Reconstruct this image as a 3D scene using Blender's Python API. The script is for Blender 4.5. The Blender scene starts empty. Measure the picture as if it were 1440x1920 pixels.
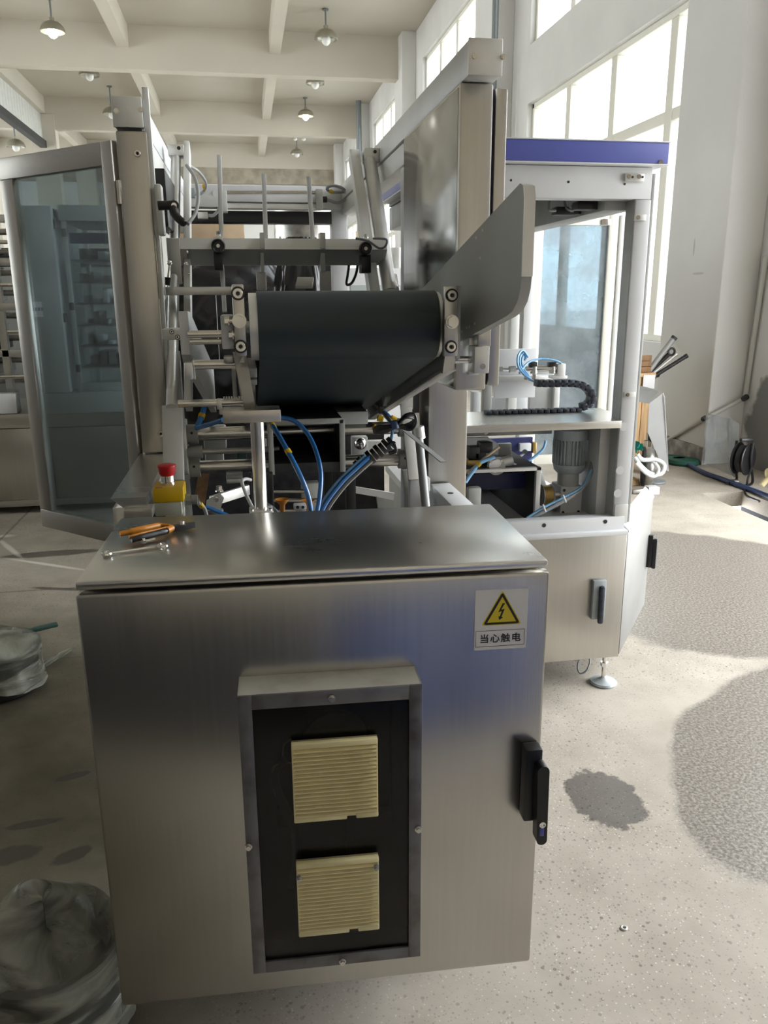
import bpy, bmesh, math, random
from mathutils import Vector, Matrix
random.seed(7)
SC = bpy.context.scene
COL = SC.collection
PI = math.pi
R = math.radians

# ------------------------------------------------------------------ camera, sky, exposure
RX = ((0.98579018, 0.04953463, -0.16051179),
      (-0.16787339, 0.25626127, -0.95191842),
      (-0.00601997, 0.9653375, 0.26093539))
RM = Matrix(RX)
EYE = Vector((0, 0, 1.5))
FPX = 1497.0
cd = bpy.data.cameras.new('camera')
cam = bpy.data.objects.new('camera', cd)
COL.objects.link(cam)
cd.sensor_fit = 'VERTICAL'
cd.sensor_height = 24.0
cd.lens = FPX * 24.0 / 1920.0
cd.clip_start = 0.02
cd.clip_end = 500
cam.matrix_world = Matrix.Translation(EYE) @ RM.to_4x4()
SC.camera = cam
SC.view_settings.view_transform = 'Standard'
SC.view_settings.look = 'None'
SC.view_settings.gamma = 1.0
SC.view_settings.use_curve_mapping = False
SC.view_settings.exposure = 0.35

wd = bpy.data.worlds.new('overcast_sky')
SC.world = wd
wd.use_nodes = True
wd.node_tree.nodes['Background'].inputs[0].default_value = (0.965, 0.985, 1.0, 1)
wd.node_tree.nodes['Background'].inputs[1].default_value = 9.0
SC.cycles.max_bounces = 10
SC.cycles.diffuse_bounces = 6
SC.cycles.glossy_bounces = 5
SC.cycles.transmission_bounces = 6
SC.cycles.transparent_max_bounces = 16
SC.cycles.caustics_reflective = False
SC.cycles.caustics_refractive = False
SC.cycles.sample_clamp_indirect = 6.0


def portal(name, loc, rot, sx, sy):
    l = bpy.data.lights.new(name, 'AREA')
    l.shape = 'RECTANGLE'
    l.size, l.size_y = sx, sy
    l.cycles.is_portal = True
    o = bpy.data.objects.new(name, l)
    COL.objects.link(o)
    o.location = loc
    o.rotation_euler = rot
    return o


# ------------------------------------------------------------------ survey helper: sight line through the lens onto a real plane
def W(px, py, ax, v):
    d = RM @ Vector(((px - 720) / FPX, (960 - py) / FPX, -1.0))
    i = 'xyz'.index(ax)
    t = (v - EYE[i]) / d[i]
    return EYE + d * t


# ------------------------------------------------------------------ materials
MATS = {}


def mat(name, col, rough=0.5, metal=0.0, var=0.0, vscale=8.0, stretch=None, bump=0.0, bscale=60.0, spec=0.5, dirt=None, rvar=0.0, coat=0.0):
    m = bpy.data.materials.new(name)
    m.use_nodes = True
    nt = m.node_tree
    b = nt.nodes['Principled BSDF']
    b.inputs['Base Color'].default_value = (*col, 1)
    b.inputs['Roughness'].default_value = rough
    b.inputs['Metallic'].default_value = metal
    b.inputs['Specular IOR Level'].default_value = spec
    b.inputs['Coat Weight'].default_value = coat
    tc = nt.nodes.new('ShaderNodeTexCoord')
    mp = nt.nodes.new('ShaderNodeMapping')
    nt.links.new(tc.outputs['Object'], mp.inputs[0])
    if stretch:
        mp.inputs['Scale'].default_value = stretch
    if var or dirt or rvar:
        n = nt.nodes.new('ShaderNodeTexNoise')
        n.inputs['Scale'].default_value = vscale
        n.inputs['Detail'].default_value = 6
        nt.links.new(mp.outputs[0], n.inputs['Vector'])
        if var or dirt:
            r = nt.nodes.new('ShaderNodeValToRGB')
            c2 = dirt if dirt else tuple(max(0, c * (1 - var)) for c in col)
            c1 = col if dirt else tuple(min(1, c * (1 + var * 0.5)) for c in col)
            r.color_ramp.elements[0].position = 0.35 if not dirt else 0.30
            r.color_ramp.elements[1].position = 0.65 if not dirt else 0.52
            r.color_ramp.elements[0].color = (*c2, 1)
            r.color_ramp.elements[1].color = (*c1, 1)
            nt.links.new(n.outputs[0], r.inputs[0])
            nt.links.new(r.outputs[0], b.inputs['Base Color'])
        if rvar:
            mr = nt.nodes.new('ShaderNodeMapRange')
            mr.inputs[3].default_value = max(0.02, rough - rvar)
            mr.inputs[4].default_value = min(1, rough + rvar)
            nt.links.new(n.outputs[0], mr.inputs[0])
            nt.links.new(mr.outputs[0], b.inputs['Roughness'])
    if bump:
        n2 = nt.nodes.new('ShaderNodeTexNoise')
        n2.inputs['Scale'].default_value = bscale
        n2.inputs['Detail'].default_value = 4
        nt.links.new(mp.outputs[0], n2.inputs['Vector'])
        bp = nt.nodes.new('ShaderNodeBump')
        bp.inputs['Strength'].default_value = bump
        bp.inputs['Distance'].default_value = 0.002
        nt.links.new(n2.outputs[0], bp.inputs['Height'])
        nt.links.new(bp.outputs[0], b.inputs['Normal'])
    MATS[name] = m
    return m


def glass(name, tint, gloss=0.08, rough=0.02, haze=0.0, hazecol=(0.8, 0.85, 0.88)):
    m = bpy.data.materials.new(name)
    m.use_nodes = True
    nt = m.node_tree
    nt.nodes.remove(nt.nodes['Principled BSDF'])
    out = nt.nodes['Material Output']
    tr = nt.nodes.new('ShaderNodeBsdfTransparent')
    tr.inputs[0].default_value = (*tint, 1)
    gl = nt.nodes.new('ShaderNodeBsdfGlossy')
    gl.inputs['Roughness'].default_value = rough
    fr = nt.nodes.new('ShaderNodeLayerWeight')
    fr.inputs[0].default_value = 0.25
    ad = nt.nodes.new('ShaderNodeMath')
    ad.operation = 'MULTIPLY_ADD'
    ad.inputs[1].default_value = 0.6
    ad.inputs[2].default_value = gloss
    nt.links.new(fr.outputs['Fresnel'], ad.inputs[0])
    mx = nt.nodes.new('ShaderNodeMixShader')
    nt.links.new(ad.outputs[0], mx.inputs[0])
    nt.links.new(tr.outputs[0], mx.inputs[1])
    nt.links.new(gl.outputs[0], mx.inputs[2])
    last = mx.outputs[0]
    if haze:
        df = nt.nodes.new('ShaderNodeBsdfDiffuse')
        df.inputs[0].default_value = (*hazecol, 1)
        n = nt.nodes.new('ShaderNodeTexNoise')
        n.inputs['Scale'].default_value = 5
        n.inputs['Detail'].default_value = 5
        tc = nt.nodes.new('ShaderNodeTexCoord')
        nt.links.new(tc.outputs['Object'], n.inputs['Vector'])
        mr = nt.nodes.new('ShaderNodeMapRange')
        mr.inputs[1].default_value = 0.35
        mr.inputs[2].default_value = 0.7
        mr.inputs[3].default_value = haze * 0.4
        mr.inputs[4].default_value = haze * 1.6
        nt.links.new(n.outputs[0], mr.inputs[0])
        m2 = nt.nodes.new('ShaderNodeMixShader')
        nt.links.new(mr.outputs[0], m2.inputs[0])
        nt.links.new(last, m2.inputs[1])
        nt.links.new(df.outputs[0], m2.inputs[2])
        last = m2.outputs[0]
    nt.links.new(last, out.inputs[0])
    MATS[name] = m
    return m


def emit(name, col, s):
    m = bpy.data.materials.new(name)
    m.use_nodes = True
    b = m.node_tree.nodes['Principled BSDF']
    b.inputs['Base Color'].default_value = (*col, 1)
    b.inputs['Emission Color'].default_value = (*col, 1)
    b.inputs['Emission Strength'].default_value = s
    MATS[name] = m
    return m


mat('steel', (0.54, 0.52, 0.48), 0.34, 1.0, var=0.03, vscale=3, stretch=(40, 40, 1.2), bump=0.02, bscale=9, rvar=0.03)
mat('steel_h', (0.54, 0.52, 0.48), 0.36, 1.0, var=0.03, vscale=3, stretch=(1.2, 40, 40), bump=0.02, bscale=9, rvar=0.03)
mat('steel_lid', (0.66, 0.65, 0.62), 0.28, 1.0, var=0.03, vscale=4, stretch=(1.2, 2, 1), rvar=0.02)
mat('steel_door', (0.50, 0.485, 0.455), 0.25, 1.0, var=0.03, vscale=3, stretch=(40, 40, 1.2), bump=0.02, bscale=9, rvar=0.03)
mat('steel_dull', (0.58, 0.565, 0.52), 0.5, 0.55, dirt=(0.36, 0.34, 0.30), vscale=10, bump=0.06)
mat('steel_old', (0.50, 0.49, 0.46), 0.42, 1.0, var=0.3, vscale=14, bump=0.1, bscale=60, rvar=0.1)
mat('chrome', (0.80, 0.79, 0.77), 0.12, 1.0)
mat('shaft', (0.66, 0.64, 0.60), 0.22, 1.0, var=0.1, vscale=20)
mat('alu', (0.72, 0.72, 0.70), 0.38, 0.6, var=0.08, vscale=12, bump=0.03)
mat('alu_grey', (0.42, 0.43, 0.42), 0.55, 0.35, var=0.08, vscale=10, bump=0.05)
mat('frame_grey', (0.66, 0.665, 0.64), 0.42, 0.1, var=0.06, vscale=6)
mat('white_paint', (0.64, 0.65, 0.66), 0.4, 0.0, var=0.05, vscale=5)
mat('cast_grey', (0.50, 0.51, 0.48), 0.5, 0.2, var=0.1, vscale=14, bump=0.1)
mat('plate_grey', (0.42, 0.43, 0.41), 0.55, 0.2, var=0.05, vscale=4, bump=0.04)
mat('blue_paint', (0.085, 0.105, 0.38), 0.4, 0.0, var=0.05)
mat('blue_dark', (0.02, 0.025, 0.10), 0.4)
mat('black', (0.012, 0.012, 0.014), 0.38, var=0.2)
mat('black_rough', (0.016, 0.016, 0.017), 0.7, var=0.3)
mat('reflect_blue', (0.05, 0.075, 0.19), 0.5)  # colour of the added cabinet mirrored in the steel door
mat('steel_mirror_dark', (0.36, 0.36, 0.355), 0.16, 1.0, var=0.03, vscale=3)  # polished steel, darkened to stand for the dim side it mirrors
mat('dark_mech', (0.045, 0.046, 0.05), 0.5, 0.3, var=0.4, vscale=20)
mat('belt', (0.017, 0.029, 0.036), 0.50, 0.0, var=0.12, vscale=5, bump=0.04, bscale=200, dirt=None)
mat('belt_edge', (0.30, 0.33, 0.24), 0.6, 0.1, var=0.3, vscale=30)
mat('yellow', (0.62, 0.40, 0.005), 0.4)
mat('red', (0.55, 0.012, 0.02), 0.38)
mat('box_grey', (0.42, 0.43, 0.37), 0.5)
mat('gland_grey', (0.22, 0.24, 0.25), 0.5)
mat('hose_blue', (0.022, 0.15, 0.42), 0.25, coat=0.3)
mat('hose_pale', (0.20, 0.42, 0.66), 0.3)
mat('hose_grey', (0.30, 0.31, 0.31), 0.4)
mat('hose_white', (0.62, 0.64, 0.64), 0.4)
mat('cream', (0.86, 0.77, 0.44), 0.5, dirt=(0.66, 0.57, 0.30), vscale=5)
mat('cream_in', (0.30, 0.25, 0.13), 0.7)
mat('panel_dull', (0.27, 0.27, 0.262), 0.42, 0.5, var=0.12, vscale=4)
mat('motor', (0.44, 0.49, 0.51), 0.45, 0.2, var=0.12, vscale=20, bump=0.05)
mat('orange', (0.60, 0.24, 0.03), 0.45, var=0.1)
mat('orange_tool', (0.48, 0.18, 0.015), 0.4)
mat('brass', (0.50, 0.34, 0.12), 0.35, 0.9)
mat('wood', (0.62, 0.40, 0.20), 0.6, var=0.3, vscale=4, stretch=(10, 10, 0.8), bump=0.05)
mat('wood_dark', (0.30, 0.17, 0.08), 0.65, var=0.3, vscale=5, stretch=(10, 10, 1))
mat('card', (0.55, 0.42, 0.28), 0.8, var=0.1)
mat('window_frame', (0.78, 0.76, 0.68), 0.5)
mat('wall_warm', (0.62, 0.56, 0.46), 0.85, var=0.05, vscale=0.9)
mat('base_grey', (0.22, 0.205, 0.19), 0.8, dirt=(0.60, 0.58, 0.54), vscale=5)
mat('wall_dark', (0.16, 0.15, 0.14), 0.85, var=0.2, vscale=0.8)
mat('wall', (0.70, 0.695, 0.68), 0.85, var=0.07, vscale=0.9, bump=0.06, bscale=25)
mat('ceiling', (0.50, 0.465, 0.40), 0.9, var=0.04, vscale=0.7)
mat('beam_paint', (0.56, 0.52, 0.45), 0.9, var=0.04, vscale=0.7)
mat('concrete_brown', (0.36, 0.32, 0.26), 0.9, var=0.25, vscale=2.5, bump=0.1)
mat('pipe_paint', (0.52, 0.51, 0.48), 0.55)
mat('conduit', (0.22, 0.24, 0.25), 0.5, 0.4)
mat('lamp_shade', (0.34, 0.32, 0.26), 0.4, 0.6)
mat('bulb_off', (0.80, 0.80, 0.76), 0.25)
mat('cab_grey', (0.42, 0.46, 0.45), 0.45, 0.1, var=0.08, vscale=3)
mat('label_white', (0.78, 0.78, 0.80), 0.5)
mat('sign_yellow', (0.72, 0.58, 0.03), 0.45)
mat('sign_black', (0.018, 0.016, 0.013), 0.5)
mat('ink', (0.02, 0.022, 0.035), 0.5)
mat('teal', (0.02, 0.30, 0.26), 0.7)
mat('green_pad', (0.015, 0.10, 0.07), 0.6)
mat('green_dark', (0.03, 0.09, 0.08), 0.5)
mat('hose_navy', (0.03, 0.06, 0.16), 0.45)
mat('sack', (0.55, 0.46, 0.26), 0.8, var=0.2)
mat('foil_black', (0.008, 0.008, 0.010), 0.26, coat=0.1, var=0.2, bump=0.3, bscale=18)
mat('pit', (0.035, 0.036, 0.045), 0.8)
mat('chain', (0.030, 0.036, 0.055), 0.45, var=0.6, vscale=60)
mat('outside', (0.62, 0.62, 0.60), 0.9)
emit('bulb_on', (1.0, 0.98, 0.92), 14.0)
glass('pane', (0.95, 0.97, 0.97), 0.04)
glass('door_glass', (0.64, 0.71, 0.73), 0.03)
glass('door_glass_blue', (0.46, 0.55, 0.60), 0.16, haze=0.30, hazecol=(0.50, 0.56, 0.60))
glass('cab_glass', (0.85, 0.88, 0.89), 0.10)
glass('acrylic', (0.50, 0.50, 0.48), 0.02, rough=0.15, haze=0.12, hazecol=(0.06, 0.06, 0.055))
glass('smoke_box', (0.32, 0.32, 0.33), 0.05, rough=0.1)
glass('clear_sheet', (0.84, 0.86, 0.88), 0.08, haze=0.16)
glass('bag', (0.80, 0.82, 0.78), 0.05, rough=0.25, haze=0.36, hazecol=(0.56, 0.58, 0.50))
_nt = MATS['bag'].node_tree
_n = [q for q in _nt.nodes if q.type == 'TEX_NOISE'][0]
_mp = _nt.nodes.new('ShaderNodeMapping')
_mp.inputs['Rotation'].default_value = (0.35, -0.45, 0.3)
_mp.inputs['Scale'].default_value = (1.3, 1.3, 7.0)
_tc = [q for q in _nt.nodes if q.type == 'TEX_COORD'][0]
_nt.links.new(_tc.outputs['Object'], _mp.inputs[0])
_nt.links.new(_mp.outputs[0], _n.inputs['Vector'])
_n.inputs['Scale'].default_value = 3.2
_n.inputs['Distortion'].default_value = 0.8
_bp = _nt.nodes.new('ShaderNodeBump')
_bp.inputs['Strength'].default_value = 0.5
_bp.inputs['Distance'].default_value = 0.03
_nt.links.new(_n.outputs[0], _bp.inputs['Height'])
for q in _nt.nodes:
    if q.type in ('BSDF_GLOSSY', 'BSDF_DIFFUSE'):
        _nt.links.new(_bp.outputs[0], q.inputs['Normal'])
for q in _nt.nodes:
    if q.type == 'MAP_RANGE':
        q.inputs[1].default_value, q.inputs[2].default_value = 0.38, 0.66
        q.inputs[3].default_value, q.inputs[4].default_value = 0.12, 0.72
M = MATS

# grime patch on the right wall beside the pillar, and scuffs on the pillar
_nt = MATS['wall'].node_tree
_b = _nt.nodes['Principled BSDF']
_src = _b.inputs['Base Color'].links[0].from_socket
_g = _nt.nodes.new('ShaderNodeNewGeometry')
_nz = _nt.nodes.new('ShaderNodeTexNoise')
_nz.inputs['Scale'].default_value = 3.0
_nz.inputs['Detail'].default_value = 6
_nt.links.new(_g.outputs['Position'], _nz.inputs['Vector'])
_prev = _src
for _c, _s, _k in (((4.40, 6.10, 0.33), (0.05, 0.46, 0.50), 0.85), ((4.05, 7.03, 1.92), (0.05, 0.018, 0.10), 0.35), ((4.05, 6.92, 1.68), (0.05, 0.10, 0.012), 0.3)):
    _m = _nt.nodes.new('ShaderNodeMapping')
    _m.vector_type = 'POINT'
    _m.inputs['Location'].default_value = tuple(-a / b for a, b in zip(_c, _s))
    _m.inputs['Scale'].default_value = tuple(1 / b for b in _s)
    _nt.links.new(_g.outputs['Position'], _m.inputs[0])
    _l = _nt.nodes.new('ShaderNodeVectorMath')
    _l.operation = 'LENGTH'
    _nt.links.new(_m.outputs[0], _l.inputs[0])
    _a = _nt.nodes.new('ShaderNodeMath')
    _a.operation = 'MULTIPLY_ADD'
    _a.inputs[1].default_value = 1.6
    _nt.links.new(_nz.outputs[0], _a.inputs[0])
    _nt.links.new(_l.outputs['Value'], _a.inputs[2])
    _r = _nt.nodes.new('ShaderNodeMapRange')
    _r.inputs[1].default_value, _r.inputs[2].default_value = 1.60, 1.75
    _r.inputs[3].default_value, _r.inputs[4].default_value = _k, 0.0
    _nt.links.new(_a.outputs[0], _r.inputs[0])
    _x = _nt.nodes.new('ShaderNodeMix')
    _x.data_type = 'RGBA'
    _nt.links.new(_r.outputs[0], _x.inputs[0])
    _nt.links.new(_prev, _x.inputs[6])
    _x.inputs[7].default_value = (0.14, 0.14, 0.145, 1)
    _prev = _x.outputs[2]
_nt.links.new(_prev, _b.inputs['Base Color'])

# ------------------------------------------------------------------ mesh builder
WM = {}


class MB:
    def __init__(self):
        self.bm = bmesh.new()

    def _xf(self, vs, m):
        bmesh.ops.transform(self.bm, matrix=m, verts=vs)

    def box(self, x0, x1, y0, y1, z0, z1, b=0.0, rot=None):
        x0, x1 = sorted((x0, x1)); y0, y1 = sorted((y0, y1)); z0, z1 = sorted((z0, z1))
        g = bmesh.ops.create_cube(self.bm, size=1.0)
        vs = g['verts']
        c = Vector(((x0 + x1) / 2, (y0 + y1) / 2, (z0 + z1) / 2))
        S = Matrix.Diagonal((x1 - x0, y1 - y0, z1 - z0, 1))
        self._xf(vs, Matrix.Translation(c) @ (rot.to_4x4() if rot else Matrix.Identity(4)) @ S)
        if b > 0:
            b = min(b, 0.45 * min(x1 - x0, y1 - y0, z1 - z0))
            es = list({e for v in vs for e in v.link_edges})
            bmesh.ops.bevel(self.bm, geom=es, offset=b, segments=2, affect='EDGES', profile=0.5)
        return self

    def obox(self, c, ax, ay, az, sx, sy, sz, b=0.0):
        rot = Matrix((Vector(ax).normalized(), Vector(ay).normalized(), Vector(az).normalized())).transposed()
        c = Vector(c)
        return self.box(c.x - sx / 2, c.x + sx / 2, c.y - sy / 2, c.y + sy / 2, c.z - sz / 2, c.z + sz / 2, b, rot)

    def bar(self, p, q, w, h, b=0.0, up=(0, 0, 1)):
        p, q = Vector(p), Vector(q)
        d = q - p
        L = d.length
        ay = d.normalized()
        up = Vector(up)
        if abs(ay.dot(up)) > 0.98:
            up = Vector((0, 1, 0))
        ax = ay.cross(up).normalized()
        az = ax.cross(ay).normalized()
        return self.obox((p + q) / 2, ax, ay, az, w, L, h, b)

    def cyl(self, p, q, r, n=20, r2=None):
        p, q = Vector(p), Vector(q)
        d = q - p
        g = bmesh.ops.create_cone(self.bm, cap_ends=True, segments=n, radius1=r, radius2=r if r2 is None else r2, depth=d.length)
        self._xf(g['verts'], Matrix.Translation((p + q) / 2) @ d.to_track_quat('Z', 'Y').to_matrix().to_4x4())
        return self

    def ball(self, c, r, sc=(1, 1, 1), n=16):
        g = bmesh.ops.create_uvsphere(self.bm, u_segments=n, v_segments=max(6, n // 2), radius=r)
        self._xf(g['verts'], Matrix.Translation(Vector(c)) @ Matrix.Diagonal((*sc, 1)))
        return self

    def prism(self, pts, vec):
        vec = Vector(vec)
        a = [self.bm.verts.new(Vector(p)) for p in pts]
        c = [self.bm.verts.new(Vector(p) + vec) for p in pts]
        n = len(a)
        self.bm.faces.new(a)
        self.bm.faces.new(c[::-1])
        for i in range(n):
            self.bm.faces.new((a[i], c[i], c[(i + 1) % n], a[(i + 1) % n]))
        return self

    def tube(self, pts, r, n=8, smooth=True, sub=6, closed=False):
        P = [Vector(p) for p in pts]
        if smooth and len(P) > 2:
            Q = []
            m = len(P)
            for i in range(m if closed else m - 1):
                if closed:
                    a, b, c, d = P[i - 1], P[i], P[(i + 1) % m], P[(i + 2) % m]
                else:
                    a, b, c, d = P[max(i - 1, 0)], P[i], P[i + 1], P[min(i + 2, m - 1)]
                for k in range(sub):
                    t = k / sub
                    Q.append(0.5 * ((2 * b) + (c - a) * t + (2 * a - 5 * b + 4 * c - d) * t * t + (3 * b - a - 3 * c + d) * t ** 3))
            if not closed:
                Q.append(P[-1])
            P = Q
        rings = []
        up = Vector((0.13, 0.31, 0.94))
        m = len(P)
        for i in range(m):
            if closed:
                t = (P[(i + 1) % m] - P[i - 1]).normalized()
            else:
                t = (P[min(i + 1, m - 1)] - P[max(i - 1, 0)]).normalized()
            x = t.cross(up)
            if x.length < 1e-4:
                x = t.cross(Vector((1, 0, 0)))
            x.normalize()
            y = x.cross(t)
            up = y
            rr = r[i] if isinstance(r, (list, tuple)) else r
            rings.append([self.bm.verts.new(P[i] + (x * math.cos(2 * PI * k / n) + y * math.sin(2 * PI * k / n)) * rr) for k in range(n)])
        for i in range(m if closed else m - 1):
            A, B = rings[i], rings[(i + 1) % m]
            for k in range(n):
                self.bm.faces.new((A[k], A[(k + 1) % n], B[(k + 1) % n], B[k]))
        if not closed:
            self.bm.faces.new(rings[0][::-1])
            self.bm.faces.new(rings[-1])
        return self

    def lathe(self, prof, org, axis=(0, 0, 1), n=24):
        axis = Vector(axis).normalized()
        q = axis.to_track_quat('Z', 'Y').to_matrix()
        org = Vector(org)
        rings = []
        for r, h in prof:
            rings.append([self.bm.verts.new(org + q @ Vector((r * math.cos(2 * PI * k / n), r * math.sin(2 * PI * k / n), h))) for k in range(n)])
        for A, B in zip(rings, rings[1:]):
            for k in range(n):
                self.bm.faces.new((A[k], A[(k + 1) % n], B[(k + 1) % n], B[k]))
        self.bm.faces.new(rings[0][::-1])
        self.bm.faces.new(rings[-1])
        return self

    def grid(self, f, nu, nv):
        vs = [[self.bm.verts.new(f(i / nu, j / nv)) for j in range(nv + 1)] for i in range(nu + 1)]
        for i in range(nu):
            for j in range(nv):
                self.bm.faces.new((vs[i][j], vs[i + 1][j], vs[i + 1][j + 1], vs[i][j + 1]))
        return self

    def build(self, name, m, parent=None, label=None, cat=None, group=None, kind=None, local=False, smooth=38):
        bm = self.bm
        bmesh.ops.remove_doubles(bm, verts=bm.verts[:], dist=1e-6)
        bmesh.ops.recalc_face_normals(bm, faces=bm.faces[:])
        me = bpy.data.meshes.new(name)
        o = bpy.data.objects.new(name, me)
        COL.objects.link(o)
        if parent is not None:
            o.parent = parent
            WM[o] = WM[parent]
            if not local:
                bmesh.ops.transform(bm, matrix=WM[parent].inverted(), verts=bm.verts[:])
        else:
            lo = [min(v.co[i] for v in bm.verts) for i in range(3)]
            hi = [max(v.co[i] for v in bm.verts) for i in range(3)]
            c = Vector(((lo[0] + hi[0]) / 2, (lo[1] + hi[1]) / 2, lo[2]))
            bmesh.ops.translate(bm, vec=-c, verts=bm.verts[:])
            o.location = c
            WM[o] = Matrix.Translation(c)
        bm.to_mesh(me)
        bm.free()
        me.materials.append(M[m] if isinstance(m, str) else m)
        if smooth is None:
            me.shade_flat()
        else:
            me.shade_smooth()
            me.set_sharp_from_angle(angle=R(smooth))
        for k, v in (('label', label), ('category', cat), ('group', group), ('kind', kind)):
            if v:
                o[k] = v
        return o


def thing(name, label, cat, loc=(0, 0, 0), rz=0.0, group=None, kind=None):
    o = bpy.data.objects.new(name, None)
    COL.objects.link(o)
    o.empty_display_size = 0.05
    o.location = loc
    o.rotation_euler = (0, 0, rz)
    WM[o] = Matrix.Translation(Vector(loc)) @ Matrix.Rotation(rz, 4, 'Z')
    if label:
        o['label'] = label
        o['category'] = cat
    if group:
        o['group'] = group
    if kind:
        o['kind'] = kind
    return o


def clone(root, off=(0, 0, 0), label=None, group=None, rz=None):
    def cp(o, par):
        c = o.copy()
        COL.objects.link(c)
        if par is not None:
            c.parent = par
        for ch in list(o.children):
            cp(ch, c)
        return c
    r = cp(root, None)
    r.location = Vector(root.location) + Vector(off)
    if rz is not None:
        r.rotation_euler = (0, 0, rz)
    if label:
        r['label'] = label
    if group:
        r['group'] = group
    return r


def hexbolt(mb, p, ax, r=0.008, h=0.006):
    p, ax = Vector(p), Vector(ax).normalized()
    mb.cyl(p, p + ax * h * 0.25, r * 1.25, 18)
    mb.cyl(p + ax * h * 0.25, p + ax * h, r, 6)
    return mb


def capscrew(par, p, ax, r, bore=True):
    p, ax = Vector(p), Vector(ax).normalized()
    o = MB().lathe([(r * 1.0, 0), (r * 1.0, r * 0.45), (r * 0.9, r * 0.6), (r * 0.52, r * 0.6), (r * 0.48, r * 0.1), (0.0005, r * 0.1)], p, ax, 20).build('cap_screw', 'shaft', par)
    if bore:
        MB().cyl(p, p + ax * 0.0008, r * 1.32, 24).build('counterbore', 'black', par)
    MB().cyl(p + ax * r * 0.1, p + ax * r * 0.28, r * 0.44, 6).build('hex_socket', 'black', par)
    return o


# px-aligned box on plane Y: front face drawn from two corners, depth going away
def fbox(mb, p0, p1, Y, depth, b=0.002):
    a, c = W(*p0, 'y', Y), W(*p1, 'y', Y)
    return mb.box(a.x, c.x, Y, Y + depth, a.z, c.z, b)


# ================================================================== THE HALL
XW = 4.40
HY0, HY1 = -2.6, 36.6
FX0, FX1 = -13.0, 4.65
PIT = (3.45, 3.80, 1.0, 5.55)


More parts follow.
